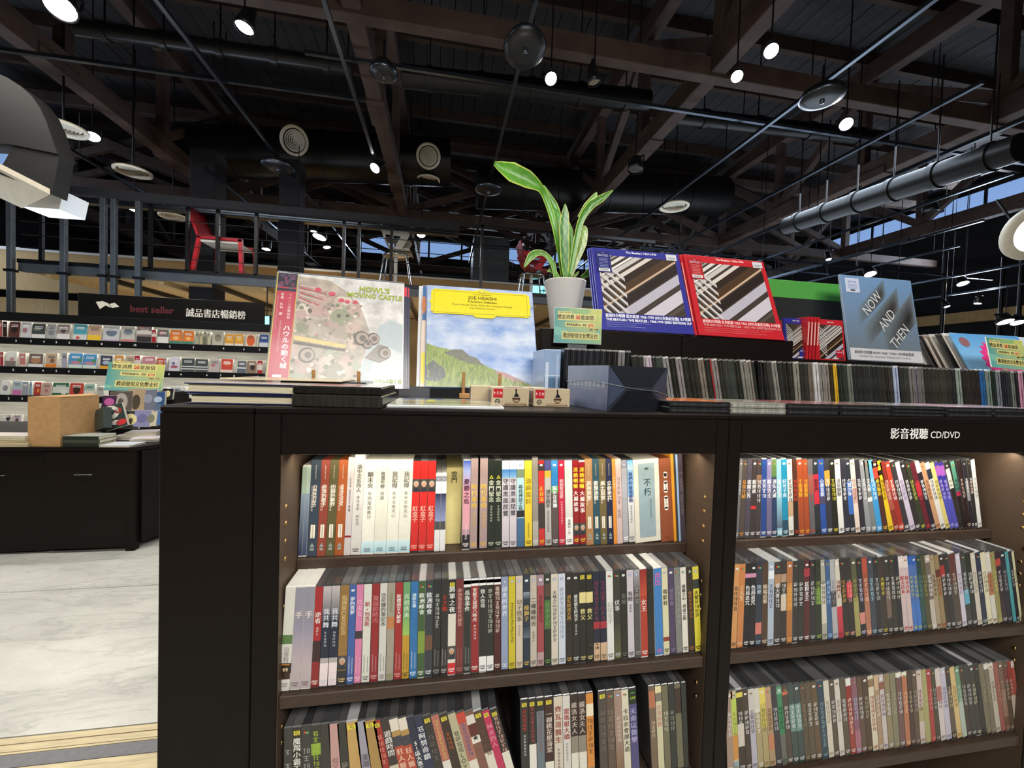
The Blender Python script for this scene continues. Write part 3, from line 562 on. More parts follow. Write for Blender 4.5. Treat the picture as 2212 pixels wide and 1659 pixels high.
# ------------------------------------------------------------------ one disc case
def DVDlogo(m, cx, z, w, col):
    m.text('DVD', cx, z, min(.0042, w * .33), col, -.0009, wmax=w * .72, bold=.03, shear=.2)
    m.ell(cx, z - .0042, w * .30, .0009, col, -.0009, n=10)
def case(name, x, z, y, w, h, tilt, col, title='', tcol='fff', bands='', flags='d', depth=.135, cat='disc case', label=None, group=None, t0=.2, t1=.7, sub='', scol=None, t2=None):
    th = radians(tilt)
    book = 'b' in flags
    m = MB(); bc = 'edebe4' if book else '1c1c1e'
    if book:
        m.box(-w / 2, w / 2, 0, depth, 0, h, 'print_matte', col, bev=.0006)
    else:
        m.box(-w / 2, w / 2, .0, depth, 0, h, 'film_print', ('3a3a3a', '505050', '444446', '5c5c5a', '343436', 'a8aaaa')[RND.choice((0, 0, 1, 1, 2, 2, 3, 4, 4, 5))] if 'k' not in flags else 'dcdcd6', bev=.0012)  # black cases get grey bodies: sheen of the clear wrap put into the colour
    o = m.build(name, loc=(x, y, z + abs(sin(th)) * w / 2)); o.rotation_euler = (0, th, 0)
    if label and len(label.split()) > 16: label = label.replace('boxed disc set', 'box set').replace('middle shelf of ', 'middle shelf, ').replace('lower shelf of ', 'lower shelf, ').replace(' slanted batch', ' slanted')
    if label and len(label.split()) > 16: label = label.replace(' with ', ', ')
    tag(o, label, cat, group)
    m = MB(); a = w / 2 * (.985 if book else .94); zb = .0015 if book else .004; zt = h - (.0015 if book else .003); hh = zt - zb
    mt = 'print_matte' if book else 'print_gloss'
    m.q(-a, a, zb, zt, col, -.0003, mt)
    for b in bands.split(';'):
        if not b: continue
        c, p0, p1 = b.split(',')[:3]; p0, p1 = float(p0), float(p1); c2 = None
        if '>' in c: c2, c = c.split('>')
        m.q(-a, a, zt - hh * p1, zt - hh * p0, c, -.0004, mt, top=c2)
    def Z(t): return zt - hh * t
    lc = scol or tcol
    if title: m.vtext(title, 0, Z(t0), Z(t1), w * .74, tcol, -.0008, mt, bold=.012)
    if t2: m.vtext(t2[0], 0, Z(t2[2]), Z(t2[3]), w * .74, t2[1], -.0008, mt, bold=.012)
    if 'v' in flags:
        m.poly([(-w * .3, Z(.205)), (w * .3, Z(.205)), (0, Z(.165))], 'c8bc38', -.0006); m.poly([(-w * .13, Z(.198)), (w * .13, Z(.198)), (0, Z(.18))], col, -.0008)
    if sub: m.vtext(sub, 0 if 'm' not in flags else -w * .2, Z(t1 + .03), Z(.9), w * .34, lc, -.0008, mt)
    if 'm' in flags: m.vtext('#' * 11, -w * .24, Z(.26), Z(.62), w * .34, tcol, -.0008, mt)
    if 'n' in flags:
        m.vtext('#' * 12, -w * .2, Z(.72), Z(.9), w * .26, lc, -.0008, mt); m.vtext('#' * 12, w * .2, Z(.74), Z(.9), w * .26, lc, -.0008, mt)
    if 'd' in flags: DVDlogo(m, 0, Z(.945), w, lc)
    if 'e' in flags: m.ell(0, Z(.055), w * .24, w * .17, '8894b8' if 'w' not in flags else 'fff', -.0008); m.ell(0, Z(.055), w * .13, w * .08, 'dfe4ee' if 'w' not in flags else '999', -.0010)
    if 'y' in flags: m.q(-w * .3, w * .3, Z(.075), Z(.03), 'e2d23c', -.0006, mt); m.text('勾', 0, Z(.052), .006, '333', -.0009)
    if 'r' in flags: m.ell(-w * .1, Z(.055), w * .14, w * .14, 'd04438', -.0008); m.ell(w * .12, Z(.06), w * .14, w * .14, '58a868', -.0009)
    if 'o' in flags:   # small portrait photograph
        c = float(flags.split('o')[1][:3]) if flags.split('o')[1][:1] == '.' else .8
        m.q(-a, a, Z(c + .07), Z(c - .07), '4a4440', -.0005, mt); m.ell(0, Z(c - .018), w * .33, w * .38, 'b8b2a8', -.00055); m.ell(0, Z(c - .008), w * .26, w * .34, 'c89a7c', -.0006); [m.ell(sx_ * w * .1, Z(c - .014), w * .035, w * .025, '3a2a24', -.0007, n=6) for sx_ in (-1, 1)]; m.q(-w * .07, w * .07, Z(c + .008), Z(c + .005), '8a4a40', -.0007); m.q(-w * .02, w * .02, Z(c + .001), Z(c - .012), 'b4866a', -.00065); m.poly([(-w * .4, Z(c + .07)), (w * .4, Z(c + .07)), (w * .25, Z(c + .025)), (-w * .25, Z(c + .025))], '2c3038', -.00075)
    if 't' in flags:   # white panel with small lettering and a tree-shaped press mark
        m.q(-w * .22, w * .22, Z(.81), Z(.67), 'f0ead8', -.0006, mt); m.vtext('#######', 0, Z(.675), Z(.805), w * .26, '6a3a2a', -.0009, mt)
        m.poly([(-w * .25, Z(.905)), (w * .25, Z(.905)), (0, Z(.86))], '93a09a', -.0007); m.q(-w * .2, w * .2, Z(.94), Z(.915), '93a09a', -.0006)
        m.vtext('##########', 0, Z(.045), Z(.19), w * .22, 'd8cfc0', -.0009, mt); m.vtext('#########', -w * .22, Z(.26), Z(.53), w * .3, 'e8dfd0', -.0009, mt)
    m.build('printed_spine', o)
    return o

def row(rowname, shelf_phrase, crop, plane, z, items, anchors, h=.19, depth=.135, end=None, kind='disc_case', total=None):
    x0, y0, s = crop
    A = []
    for (xa, ya, xb, yb) in anchors:
        p = W(x0 + xa / s, y0 + ya / s, 'y', plane); q = W(x0 + xb / s, y0 + yb / s, 'y', plane)
        A.append((xa, ya, (q[0] - p[0]) / (q[2] - p[2])))
    xs = [a[0] for a in A]
    def at(xr):
        ya = np.interp(xr, xs, [a[1] for a in A]); tn = np.interp(xr, xs, [a[2] for a in A])
        p = W(x0 + xr / s, y0 + ya / s, 'y', plane); return p[0] - (p[2] - z) * tn, math.degrees(math.atan(tn))
    n = sum(1 for i in items if i[1]); k = 0
    for i, it in enumerate(items):
        if not it[1]: continue
        k += 1
        X, tl = at(it[0]); nx = it[2].get('x1') or (items[i + 1][0] if i + 1 < len(items) else end); X2, _ = at(nx)
        w = (X2 - X) - .0004; kw = dict(it[2]); kw.pop('x1', None); dy = kw.pop('dy', 0); hh = kw.pop('h', h); nm = kw.pop('name', kind); ds = kw.pop('ds', None); noun = kw.pop('noun', None); ct = kw.pop('cat', None)
        tl = kw.pop('tilt', tl)
        pos = f"{ordn(k)} from left" if k <= (n + 1) // 2 else (f"{ordn(n - k + 1)} from right")
        if k == 1: pos = 'leftmost'
        if k == n: pos = 'rightmost'
        cn = cname(it[1]); tc = kw.get('tcol', 'fff')
        nd = noun or {'disc_case': 'disc case', 'jewel_case': 'jewel case', 'book': 'book', 'boxed_disc_set': 'boxed disc set'}[nm]
        d = ds or f"{cn} {nd} with {cname(tc)} lettering" if kw.get('title') else (ds or f"{cn} {nd}")
        case(nm, (X + X2) / 2, z, plane + dy, w, hh, tl, it[1], label=' '.join(f"{d}, {pos}, {shelf_phrase}".replace(' lettering,', ' letters,').split()[:99]), group=rowname, cat=ct or {'book': 'book', 'boxed_disc_set': 'box set'}.get(nm, 'disc case' if nm == 'disc_case' else 'jewel case'), depth=kw.pop('depth', depth), **kw)
D = dict
WV = '>'.join
wave = 'd2e6e8>a8d2de,.86,.99'
def doc(t, au): return D(title=t, tcol='5a5a54', flags='bd', bands=wave, t0=.12, t1=.30, sub=au, scol='6a6a66', name='boxed_disc_set')
ser = lambda t: D(title=t, tcol='f0e8d8', flags='bt', t0=.25, t1=.48, name='book')
rowA = [(205, '9fb4a0', D(h=.180, bands='8a9aa8>2a3050,.3,1', flags='k')), (250, 'a8bcae', D(h=.180, bands='8a9aa8>3a4468,.3,1', flags='k')),
 (297, '35424f', ser('力與美的結合')), (402, '8c4030', ser('浪漫的歌手')), (494, '5a5432', ser('田園的曠野')), (587, 'a25326', ser('望鄉誰怀為何發笑')),
 (683, 'c9c1c0', D(title='##### ####### 螢火樂', tcol='444', flags='b', t0=.2, t1=.55, name='book', bands='8a2a2a,.8,.82', h=.195)),
 (752, 'd2cfc8', D(title='讀中文系的人', tcol='6a6a66', flags='bd', t0=.1, t1=.38, sub='#### 林文月', h=.202, name='boxed_disc_set', scol='555')),
 (860, 'e8e6d8', doc('願未央', '朱西甯劉慕沙')), (992, 'dedccc', doc('他還年輕', '吳晟')), (1121, 'e4e2d4', doc('我記得', '朱天文朱天心')), (1245, 'e0ded0', doc('我記得', '朱天文朱天心'))]
for a in (1370, 1453, 1536): rowA.append((a, 'cc2a26', D(title='紅盒子', tcol='e8b8a8', flags='do.27', t0=.5, t1=.68)))
for a in (1620, 1679): rowA.append((a, 'dcdcdc', D(h=.162, bands='8a8a90,.02,.09;1e2240>8a94c0,.25,.62;4a4a4e,.62,.73', flags='ke')))
rowA += [(1737, 'd6c88a', D(title='雲門', tcol='3a3428', flags='b', t0=.04, t1=.2, h=.165, dy=.035, name='book', x1=1906)),
 (1910, 'b0889a', D(bands='2c4ca8>9aa8d8,.0,.12;9aa8d8>c88a98,.12,.34;c88a98>d8a0a8,.34,.78;1e1a20,.84,1', title='憂鬱之島', tcol='4a2438', sub='#####', scol='f0e0e4')),
 (1992, 'a08a88', D(title='時代革命', tcol='e0b83c', sub='#####', scol='e0b83c', t0=.28, t1=.56, h=.195)), (2072, None, D()), (2090, 'a08a88', D(title='時代革命', tcol='e0b83c', sub='#####', scol='e0b83c', t0=.28, t1=.56, h=.195))]
def c2(x): return ((x / 4.424 + 1040) - 600) * 4.809
rb = [(55, '202822', D(title='金門留念', tcol='c8cbb8', flags='dv', t0=.22, t1=.48, sub='######')), (125, '20281f', D(title='金門留念', tcol='c8cbb8', flags='dv', t0=.22, t1=.48, sub='######')), (193, 'c6bfc6', D(title='守護黑面琵鷺', tcol='3a3a40', bands='e8eef2,.0,.1;3a7ac0>7aa8d0,.1,.2')), (266, 'c6bfc6', D(title='守護黑面琵鷺', tcol='3a3a40', bands='e8eef2,.0,.1;3a7ac0>7aa8d0,.1,.2')),
 (338, 'a8ccd4', D(title='尋找神話之鳥', tcol='2a3a40', bands='d8ecee,.0,.1;788a70,.1,.2;2a2a2c,.58,.66;44688a,.67,1', flags='e', t0=.28, t1=.58)), (412, 'dcc238', D(title='油麻菜籽', tcol='9a8428', sub='########', scol='6a5a20')), (488, '8a857c', D(bands='a8a49a,.72,1', h=.196, tcol='ddd', flags='d')), (548, '3c3634', D(title='正音法', tcol='e8b830', bands='a82828,.0,.04;c83430,.12,.5;c03030,.8,1', flags='ewd', t0=.3, t1=.55)),
 (607, 'b0aca8', D(title='頂尖高手', tcol='2a2a2a', bands='4a4a80,.0,.12;d8a83c,.12,.2', t0=.34, t1=.56, sub='########')), (673, '584c4a', D(title='點水在臭獺', tcol='ecf0f0', bands='3c88c8>2a78b0,.0,.3;6aa060,.3,.38', flags='ewd', t0=.3, t1=.56)), (740, 'bc2440', D(title='如如哲這從', tcol='e8c8c8', sub='#########', flags='ewd', t0=.22, t1=.45)), (803, 'd2d0cc', D(title='達賴的一生', tcol='6a6a6a', t0=.7, t1=.88, flags='d', bands='eceae6,.68,1')),
 (880, '8c1c22', D(title='達賴喇嘛', tcol='ead03a', t0=.08, t1=.34, flags='do.82', t2=('大屬故事', 'f0ece4', .36, .64))), (940, '8c1c22', D(title='達賴喇嘛', tcol='ead03a', t0=.08, t1=.34, flags='do.82', bands='d8d0c8,.0,.02', t2=('大屬故事', 'f0ece4', .36, .64))), (1003, 'a87c50', ser('真善美聖')), (1073, '2a4a56', ser('散懷迪敬')), (1139, '6a5c38', ser('風土寫實')), (1204, '1f2440', ser('立命承武')),
 (1265, 'd88a34', D(title='####', tcol='f0d8a0', flags='b', name='book')), (1299, 'c8b0ac', D(title='###### 生死', tcol='9a8480', flags='b', name='book')), (1353, 'a4a4aa', D(title='', bands='8a8a94,.0,.1;888890,.48,.485', flags='ed')), (1410, '88b4d8', D(title='我們的最強暴戰', tcol='2c3878', bands='5aa0d8>b8ccd8,.0,.12;d8d8d8>c8c4b8,.45,1', t0=.15, t1=.52, sub='#######', scol='446')),
 (1470, 'd6d2c2', D(title='', flags='b', name='boxed_disc_set', depth=.14, h=.187, x1=1716, ds='wide pale box set with grey-blue panel')), (1719, '8a4a2c', D(title='●●', tcol='8a4a2c', flags='bd', name='boxed_disc_set', x1=1838, ds='rust box set with white pill shapes')), (1840, 'e89a28', D(flags='b', name='book', h=.205, ds='tall orange slip book')), (1867, '3c3a3a', D(flags='b', name='book', h=.200)), (1888, '9cb8dc', D(flags='b', name='book', h=.200)), (1908, '4a4048', D(title='# #### ######', tcol='8a7c80', flags='b', name='book', h=.203, x1=1955))]
rowA += [(c2(a), b, {k: (c2(v) if k == 'x1' else v) for k, v in c.items()}) for a, b, c in rb]
ancA = [(205, 1165, 262, 160), (752, 1160, 805, 95), (1245, 1135, 1285, 170), (1908, 1100, 1925, 165), (c2(338), (1190), c2(335), (290)), (c2(1003), 1175 - 10, c2(985), 290), (c2(1470), 1145, c2(1445), 300), (c2(1908), 1120, c2(1870), 260)]
# y of the second crop mapped into the first
def cy2(y): return ((y / 4.424 + 960) - 960) * 4.809
ancA = [(205, 1165, 262, 160), (752, 1160, 805, 95), (1245, 1135, 1285, 170), (1908, 1100, 1925, 165), (c2(338), cy2(985), c2(335), cy2(155)), (c2(1003), cy2(960), c2(985), cy2(130)), (c2(1470), cy2(945), c2(1445), cy2(140)), (c2(1908), cy2(935), c2(1870), cy2(95))]
row('discs and books on the top shelf of the left bay', 'top shelf of left bay', (600, 960, 4.809), .835, .979, rowA, ancA, end=c2(1960))
# extra print on the two widest boxes
for o in list(S.objects):
    lb = o.get('label', '')
    if 'grey-blue panel' in lb:
        m = MB(); m.q(-.019, .019, .012, .178, '8fa3a8', -.001, 'print_matte'); m.ell(0, .166, .005, .003, '4a5a60', -.0013); m.vtext('不朽', .001, .145, .098, .018, '2c3a40', -.0014); m.vtext('##########', .008, .098, .055, .004, '4a5a60', -.0014); DVDlogo(m, 0, .024, .022, '2c3a40'); m.build('cover_panel', o)
    if 'white pill shapes' in lb:
        m = MB()
        for z0, z1 in ((.145, .16), (.112, .140), (.072, .106)):
            m.ell(0, z1 - .004, .0048, .004, 'efe9dc', -.001); m.ell(0, z0 + .004, .0048, .004, 'efe9dc', -.001); m.q(-.0048, .0048, z0 + .004, z1 - .004, 'efe9dc', -.001)
            m.vtext('####' if z1 - z0 > .02 else '##', 0, z1 - .002, z0 + .002, .006, '6a3018', -.0013)
        m.build('cover_panel', o)

rowB = [(55, 'd4d2c8', D(title='日常對話', tcol='8a8a80', flags='dk', bands='5a7a48,.46,.55;3a2418,.80,.90', t0=.58, t1=.78, name='boxed_disc_set', depth=.14)), (166, '8e8c98', D(bands='8e8ca0>b8a8ac,.35,.75;b8aaac,.75,1', title='手', tcol='e8d8d0', flags='dk', t0=.23, t1=.33, scol='6a5a60')), (269, '8e8c98', D(bands='8e8ca0>b8a8ac,.35,.75;b8aaac,.75,1', title='手', tcol='e8d8d0', flags='dk', t0=.23, t1=.33, scol='6a5a60')),
 (379, 'a02428', D(title='逆者', tcol='f0e8e0', bands='38201e,.54,.75;8a2420,.75,1', t0=.25, t1=.37, sub='###')), (463, 'b0a8a8', D(title='我共舞', tcol='dce0e8', bands='c0b8b8>202c40,.0,.35;1c2438,.35,.72;e8d8d8,.77,1', t0=.22, t1=.42, sub='#####', scol='c8ccd4')), (553, 'b0a8a8', D(title='我共舞', tcol='dce0e8', bands='c0b8b8>202c40,.0,.35;1c2438,.35,.72;e8d8d8,.77,1', t0=.22, t1=.42, sub='#####', scol='c8ccd4')),
 (645, '8e6c38', D(title='指揮家巴星亞尼克', tcol='d8bc84', flags='do.78', bands='2a2a2e,.86,1', t0=.1, t1=.5)), (742, '3c5c9c', D(title='夢的賣夢', tcol='e8ecf4', flags='ewdn', t0=.12, t1=.3, sub='')), (818, 'd07ca4', D(title='巧尖女', tcol='e8b8cc', bands='3a3034,.47,.55', t0=.15, t1=.4, flags='dn', scol='f0d0dc')), (893, 'd4d2c8', D(title='新•包浩斯', tcol='a83838', t0=.18, t1=.43, flags='dn', scol='666')),
 (980, '8e2428', D(title='凝固的時光', tcol='c87878', t0=.12, t1=.4, flags='dn', scol='d8b0b0')), (1063, 'cccac4', D(title='亞尼娜的筆記本', tcol='5a5450', t0=.1, t1=.44, flags='dn', scol='777')), (1143, '9c9484', D(title='######', tcol='7a8a4a', bands='b87a4a,.35,.47', t0=.1, t1=.3, flags='d')), (1223, '9c2626', D(title='肢體語言大解密', tcol='f0e4dc', t0=.12, t1=.42, flags='dn', scol='d8a8a0')),
 (1303, '6a9a6a', D(title='真想逃漸', tcol='c8e0c0', bands='6a9a6a>9ac05a,.3,.55;b8902c,.55,1', t0=.12, t1=.4, flags='dn', scol='3a3a20')), (1380, '2c6ca4', D(title='國際危機', tcol='d8ecf8', t0=.12, t1=.27, flags='dn', sub='')), (1462, '3c5832', D(title='歐洲峰會', tcol='dce4dc', t0=.12, t1=.35, bands='7a9438,.52,.75', flags='dr')), (1537, '34383e', D(title='歐洲峰會', tcol='dce0e4', t0=.12, t1=.35, bands='6a4a38,.57,.72', flags='dr')),
 (1617, '262626', D(title='########', tcol='c8ccc8', t0=.14, t1=.5, flags='dn', scol='999')), (1697, '2a2624', D(title='#之情', tcol='c03828', t0=.15, t1=.42, flags='dn', scol='b8b4b0')), (1770, 'd8d2c4', D(title='將軍之夜', tcol='f0f0ea', bands='1c1c1c,.0,.36;c8282c,.88,1', t0=.07, t1=.35, flags='ydo.77')), (1853, '6e2c2c', D(title='夢想製造新世代總管', tcol='c89890', t0=.1, t1=.5, flags='dn', scol='a87870')), (1932, '2a2a26', D(title='長春事件', tcol='e0e0d4', bands='e4e4e0,.0,.09;1c2c1c,.02,.06', t0=.12, t1=.35, flags='dn', scol='aaa')),
 (2008, '8e2226', D(title='安妮艾諾超八時光', tcol='f0e8e0', bands='e8e8e4,.0,.08;2a2a2a,.02,.055', t0=.1, t1=.46, flags='d', sub='#####')), (2090, '24241f', D(title='聲人奇境', tcol='d8d8d0', bands='e4e4e0,.0,.08;2a2a2a,.02,.055;e8e8e4,.84,1', t0=.12, t1=.32, flags='d', scol='444', sub='###'))]
def c4(x): return ((x / 4.424 + 1050) - 590) * 4.707
def cy4(y): return ((y / 4.424 + 1190) - 1200) * 4.707
rb = [(3, '24241f', D(title='#########', tcol='c8c8b8', bands='e4e4e0,.0,.08;2a2a2a,.02,.055;e4e4e4,.84,1', t0=.12, t1=.6, scol='444')), (73, '4a1c1c', D(title='喜悅########', tcol='dcccc0', bands='e8e8e4,.0,.08;2a2a2a,.02,.055', t0=.1, t1=.6)), (142, '8c98b4', D(title='前進的世界', tcol='d8dce8', t0=.1, t1=.5, flags='ed')), (212, 'c4b42c', D(title='############', tcol='5a5420', t0=.28, t1=.72, flags='ed')), (282, 'cabca8', D(title='幼子情事', tcol='7a6c5c', t0=.25, t1=.5, flags='ed', sub='####')), (353, '26323e', D(title='綠獅子', tcol='c8a858', bands='8a98a4>26323e,.18,.26;26323e>5a6a78,.55,.68', t0=.32, t1=.5, flags='ewd')),
 (420, 'bab0a2', D(title='二嬸嬸時光', tcol='4a4440', t0=.24, t1=.58, flags='ed', sub='####')), (487, '9a4448', D(title='日人之然末##', tcol='4a2428', bands='9a8490,.0,.12;b09090,.85,1', t0=.22, t1=.52, flags='ewd')), (555, '2c3024', D(title='徒步手記', tcol='6a9450', bands='504034,.1,.24;4a6a3c,.28,.6', t0=.3, t1=.58, flags='ewd')), (622, 'ccc4b4', D(title='大地之心########', tcol='4a4644', t0=.18, t1=.75, flags='ed')), (693, 'c4ccd8', D(title='###########', tcol='8c94a4', t0=.15, t1=.72, flags='ed', scol='555')), (763, '2a2420', D(title='消失的達文西', tcol='b89048', t0=.24, t1=.52, flags='ewd')),
 (829, '28241f', D(title='誰是親生的兇手', tcol='dcdcdc', t0=.24, t1=.54, flags='ewd', sub='####')), (896, '201e1a', D(title='教父', tcol='d8cc8c', t0=.4, t1=.65, flags='yd', bands='d8cc8c,.22,.34')), (963, '201e1a', D(title='教父', tcol='d8cc8c', t0=.4, t1=.65, flags='yd', bands='d8cc8c,.22,.34')), (1030, '1f2236', D(title='####TOP0', tcol='88344a', bands='c8a888,.8,1;a03038,.56,.64', t0=.1, t1=.55, scol='443')), (1094, '1f2236', D(title='####TOP0', tcol='88344a', bands='c8a888,.8,1;a03038,.56,.64', t0=.1, t1=.55, scol='443')),
 (1159, 'd8d8d4', D(title='幻住女子', tcol='a8a8a0', t0=.35, t1=.6, flags='rd', scol='555')), (1228, '35352c', D(title='伏事', tcol='c8ccc8', t0=.33, t1=.46, flags='rd', bands='3c3c34>5a5a38,.6,1')), (1295, '26261f', D(title='聖蛾', tcol='687060', t0=.26, t1=.42, flags='ewd')), (1357, 'c4bcc4', D(title='有時', tcol='2a2a2c', t0=.24, t1=.36, flags='ed', sub='###')), (1422, '54504e', D(title='###', tcol='a8a4a0', bands='a8a8b0>54504e,.0,.25', flags='ed')), (1482, 'a83a28', D(title='女王', tcol='f0e8e0', t0=.34, t1=.5, flags='dk', bands='8a2020>b84a34,.0,.3')), (1552, '231f1a', D(title='怪人物語', tcol='3c3834', t0=.1, t1=.3, flags='d')),
 (1617, '3c7ab8', D(title='芭比', tcol='e070a8', t0=.05, t1=.2, flags='dk', sub='')), (1697, 'd2cca8', D(title='電影狂', tcol='3a3a30', t0=.24, t1=.46, flags='ed', bands='8a3a2c,.8,.85')), (1757, '4c405c', D(title='就在今夜', tcol='8a7c98', t0=.24, t1=.44, flags='ewd')), (1817, '7a7a76', D(title='#######', tcol='9c9c96', flags='rd')), (1878, 'd8d4c8', D(title='頭戴之心-勇者之盾', tcol='2a2a28', t0=.2, t1=.62, flags='red')), (1937, '302418', D(title='血日#####', tcol='a87040', t0=.28, t1=.6, flags='rwed')), (1998, 'd0c440', D(title='大使####', tcol='2a2a1c', bands='2c3430,.15,.26', t0=.28, t1=.6, flags='ed'))]
rowB += [(c4(a), b, c) for a, b, c in rb]
ancB = [(55, 1385, 130, 260), (378, 1325, 432, 255), (818, 1275, 852, 240), (1223, 1240, 1245, 225), (1697, 1195, 1712, 195), (2008, 1190, 2010, 185), (c4(487), cy4(1095), c4(485), cy4(190)), (c4(1159), cy4(1040), c4(1141), cy4(155)), (c4(1482), cy4(1015), c4(1462), cy4(135)), (c4(1998), cy4(975), c4(1965), cy4(120))]
row('disc cases on the middle shelf of the left bay', 'middle shelf of left bay', (590, 1200, 4.707), .765, .769, rowB, ancB, end=c4(2060))
Bs = [o for o in S.objects if o.parent is None and 'leftmost, middle shelf of left' in o.get('label', '')][0]
m = MB(); m.q(-.0095, .0095, .034, .052, '2a1a10', -.0009); m.text('99', 0, .040, .007, 'd8c8a0', -.0012, wmax=.012, bold=.02); m.q(-.007, .007, .0485, .0505, 'b87a3c', -.0012); m.build('price_sticker', Bs)
for o in list(S.objects):
    if o.parent is None and o.get('group') == 'disc cases on the middle shelf of the left bay' and any(k in o['label'] for k in ('16th from right', '17th from right')):
        m = MB(); m.text('18', 0, .031, .006, '2a1c14', -.0012, wmax=.012, bold=.03); m.ell(0, .038, .003, .0014, '5a4a3a', -.0012); m.build('age_mark', o)

def dk(title='####', tcol='ddd', **k): return D(title=title, tcol=tcol, **k)
rowC = [(95, '3a3834', dk('# ##', 'a8a8a0', flags='w')), (170, '2c2820', dk('魔羯小霸王', 'e8e8dc', flags='y', t0=.1, t1=.45)), (255, '3a3834', dk('######', '9a9a90', flags='r')), (340, '34342a', dk('#########', 'a8c040', flags='', t0=.05, t1=.6, bands='88a838,.18,.3')), (425, '38342c', dk('', flags='')), (500, 'c09890', dk('似父女人', '9a7070', t0=.35, t1=.6, flags='')), (580, '34322c', dk('##', '9a9684', t0=.4, t1=.6, flags='')), (652, 'c09c5c', dk('女神##', 'a8885c', t0=.5, t1=.8, flags='y')), (740, '9c98a4', dk('漲潮###', '5c5864', t0=.35, t1=.7, flags='')), (813, 'a8864c', dk('向日#', 'd8c898', t0=.55, t1=.8, flags='y')),
 (900, '9c2c20', dk('#####', 'd89080', flags='y', t0=.15, t1=.6)), (968, '3a2e2c', dk('遊戲時間', 'e0dcd4', t0=.12, t1=.4, flags='', bands='c8bca4,.5,1')), (1048, 'b04830', dk('狂人醫生', 'e8c4a8', t0=.32, t1=.7, bands='dcd4c4,.0,.13;b08c50,.13,.19;3c3c44,.19,.3', flags='')), (1127, 'b04830', dk('狂人醫生', 'e8c4a8', t0=.32, t1=.7, bands='dcd4c4,.0,.13;b08c50,.13,.19;3c3c44,.19,.3', flags='')), (1203, '24283c', dk('51區大逃亡', 'ecece8', t0=.26, t1=.6, flags='')), (1275, '28304a', dk('#阿努奇蹟', 'e4e4e4', t0=.1, t1=.6, flags='w')),
 (1352, '332e28', dk('####', '6c655c', t0=.2, t1=.6, flags='y')), (1430, 'b06c5c', dk('###########', 'd8b860', t0=.05, t1=.5, bands='dcd8cc,.52,1', flags='')), (1503, '38281c', dk('####', 'b86030', t0=.2, t1=.4, flags='y', bands='')), (1583, 'b4ae8c', dk('####LOVE', '4a4a38', t0=.2, t1=.7, flags='')), (1657, 'a86c5c', dk('########', '4c5c94', t0=.12, t1=.5, bands='c04434,.0,.12;dcd4c4,.55,1', flags='')), (1737, '7c5444', dk('★', '1a1a1a', bands='d8d0c4,.04,.14;5c2820,.14,.28;e0dcd0,.28,.36', t0=.26, t1=.36, flags='')), (1815, '4c3428', dk('####', '6c4c3c', bands='d8d0c0,.48,1', flags='y')), (1893, 'b82c54', dk('林永的人', 'dc8ca0', t0=.15, t1=.5, flags='y')), (1968, '2a2420', dk('########', 'e0b0a0', t0=.08, t1=.5, flags='y', bands='dcd8c8,.5,1'))]
ancC = [(95, 540, 95, 900), (425, 500, 440, 900), (652, 475, 695, 900), (900, 450, 990, 900), (1355, 425, 1475, 900), (1893, 360, 2060, 930), (2045, 350, 2212, 930)]
row('disc cases on the bottom shelf of the left bay, left batch', 'lower shelf left bay, slanted batch', (590, 1440, 4.254), .765, .514, rowC, ancC, end=2045)
rowC2 = [(110, '2a2824', dk('#####', 'c03838', t0=.1, t1=.35, flags='y', sub='#######', scol='ddd')), (195, '2c2420', dk('########', 'a84c48', t0=.08, t1=.48, flags='y', bands='e0dcd0,.5,1')), (275, '68747c', dk('########', '8c6468', t0=.15, t1=.6, flags='y', bands='26221f,.0,.14')), (360, '3a1c18', dk('一樹桃花壓海棠', 'd0c4b8', t0=.15, t1=.62, flags='y', bands='e0dccc,.72,1')), (455, 'd0c4b4', dk('齊瓦哥醫生', '8c3430', t0=.1, t1=.55, flags='', sub='######', scol='333')), (547, 'd0ccc4', dk('雷瑪根大橋', '9c3430', t0=.14, t1=.5, flags='', sub='######', scol='666')),
 (628, '8c8474', dk('戴洛女夫人', 'c0b4a8', bands='34201c,.0,.47;dcd8c8,.66,1', t0=.08, t1=.45, flags='')), (707, '8c8474', dk('戴洛女夫人', 'c0b4a8', bands='34201c,.0,.47;dcd8c8,.66,1', t0=.08, t1=.45, flags='')), (790, 'd0883c', dk('######', '6c4c24', bands='e8dcc0,.12,.26;8c7c68,.85,1', t0=.28, t1=.7, flags='w')), (868, None, D()), (918, '4c443c', dk('######', '7a7068', flags='y')), (1000, '5c4c40', dk('######', '8c8070', flags='r')), (1080, '9c8474', dk('######', 'd8ccb8', bands='9c8474>7c5c40,.5,1', t0=.3, t1=.6, flags='e')), (1158, 'd4ceb8', dk('卡拉女會部大道', '4a4438', t0=.22, t1=.8, flags='r')), (1230, '4c4878', dk('天命以聲樂', 'b0acd0', t0=.22, t1=.7, bands='1c241c,.0,.18', flags='')), (1314, None, D()),
 (1437, '74604c', dk('####', 'd8c8a8', bands='b07050,.05,.25', t0=.4, t1=.6, flags='')), (1505, 'c8c4a0', dk('往事如煙', 'c88c8c', bands='dcd4a4,.0,.08;7c7468,.08,.18', t0=.22, t1=.5, flags='')), (1572, '6c6850', dk('####', 'c8c8b8', t0=.3, t1=.55, flags='')), (1640, '2c302c', dk('####', '9ca090', t0=.3, t1=.55, flags='w')), (1705, '6c6850', dk('', bands='3c2c24,.05,.35', flags='')), (1780, '2a2c28', dk('', flags='w'))]
ancC2 = [(110, 310, 125, 1050), (455, 275, 470, 1050), (790, 255, 812, 1050), (918, 240, 943, 1050), (1230, 215, 1270, 1050), (1437, 130, 1480, 1050), (1705, 105, 1750, 1050), (1840, 100, 1870, 1050)]
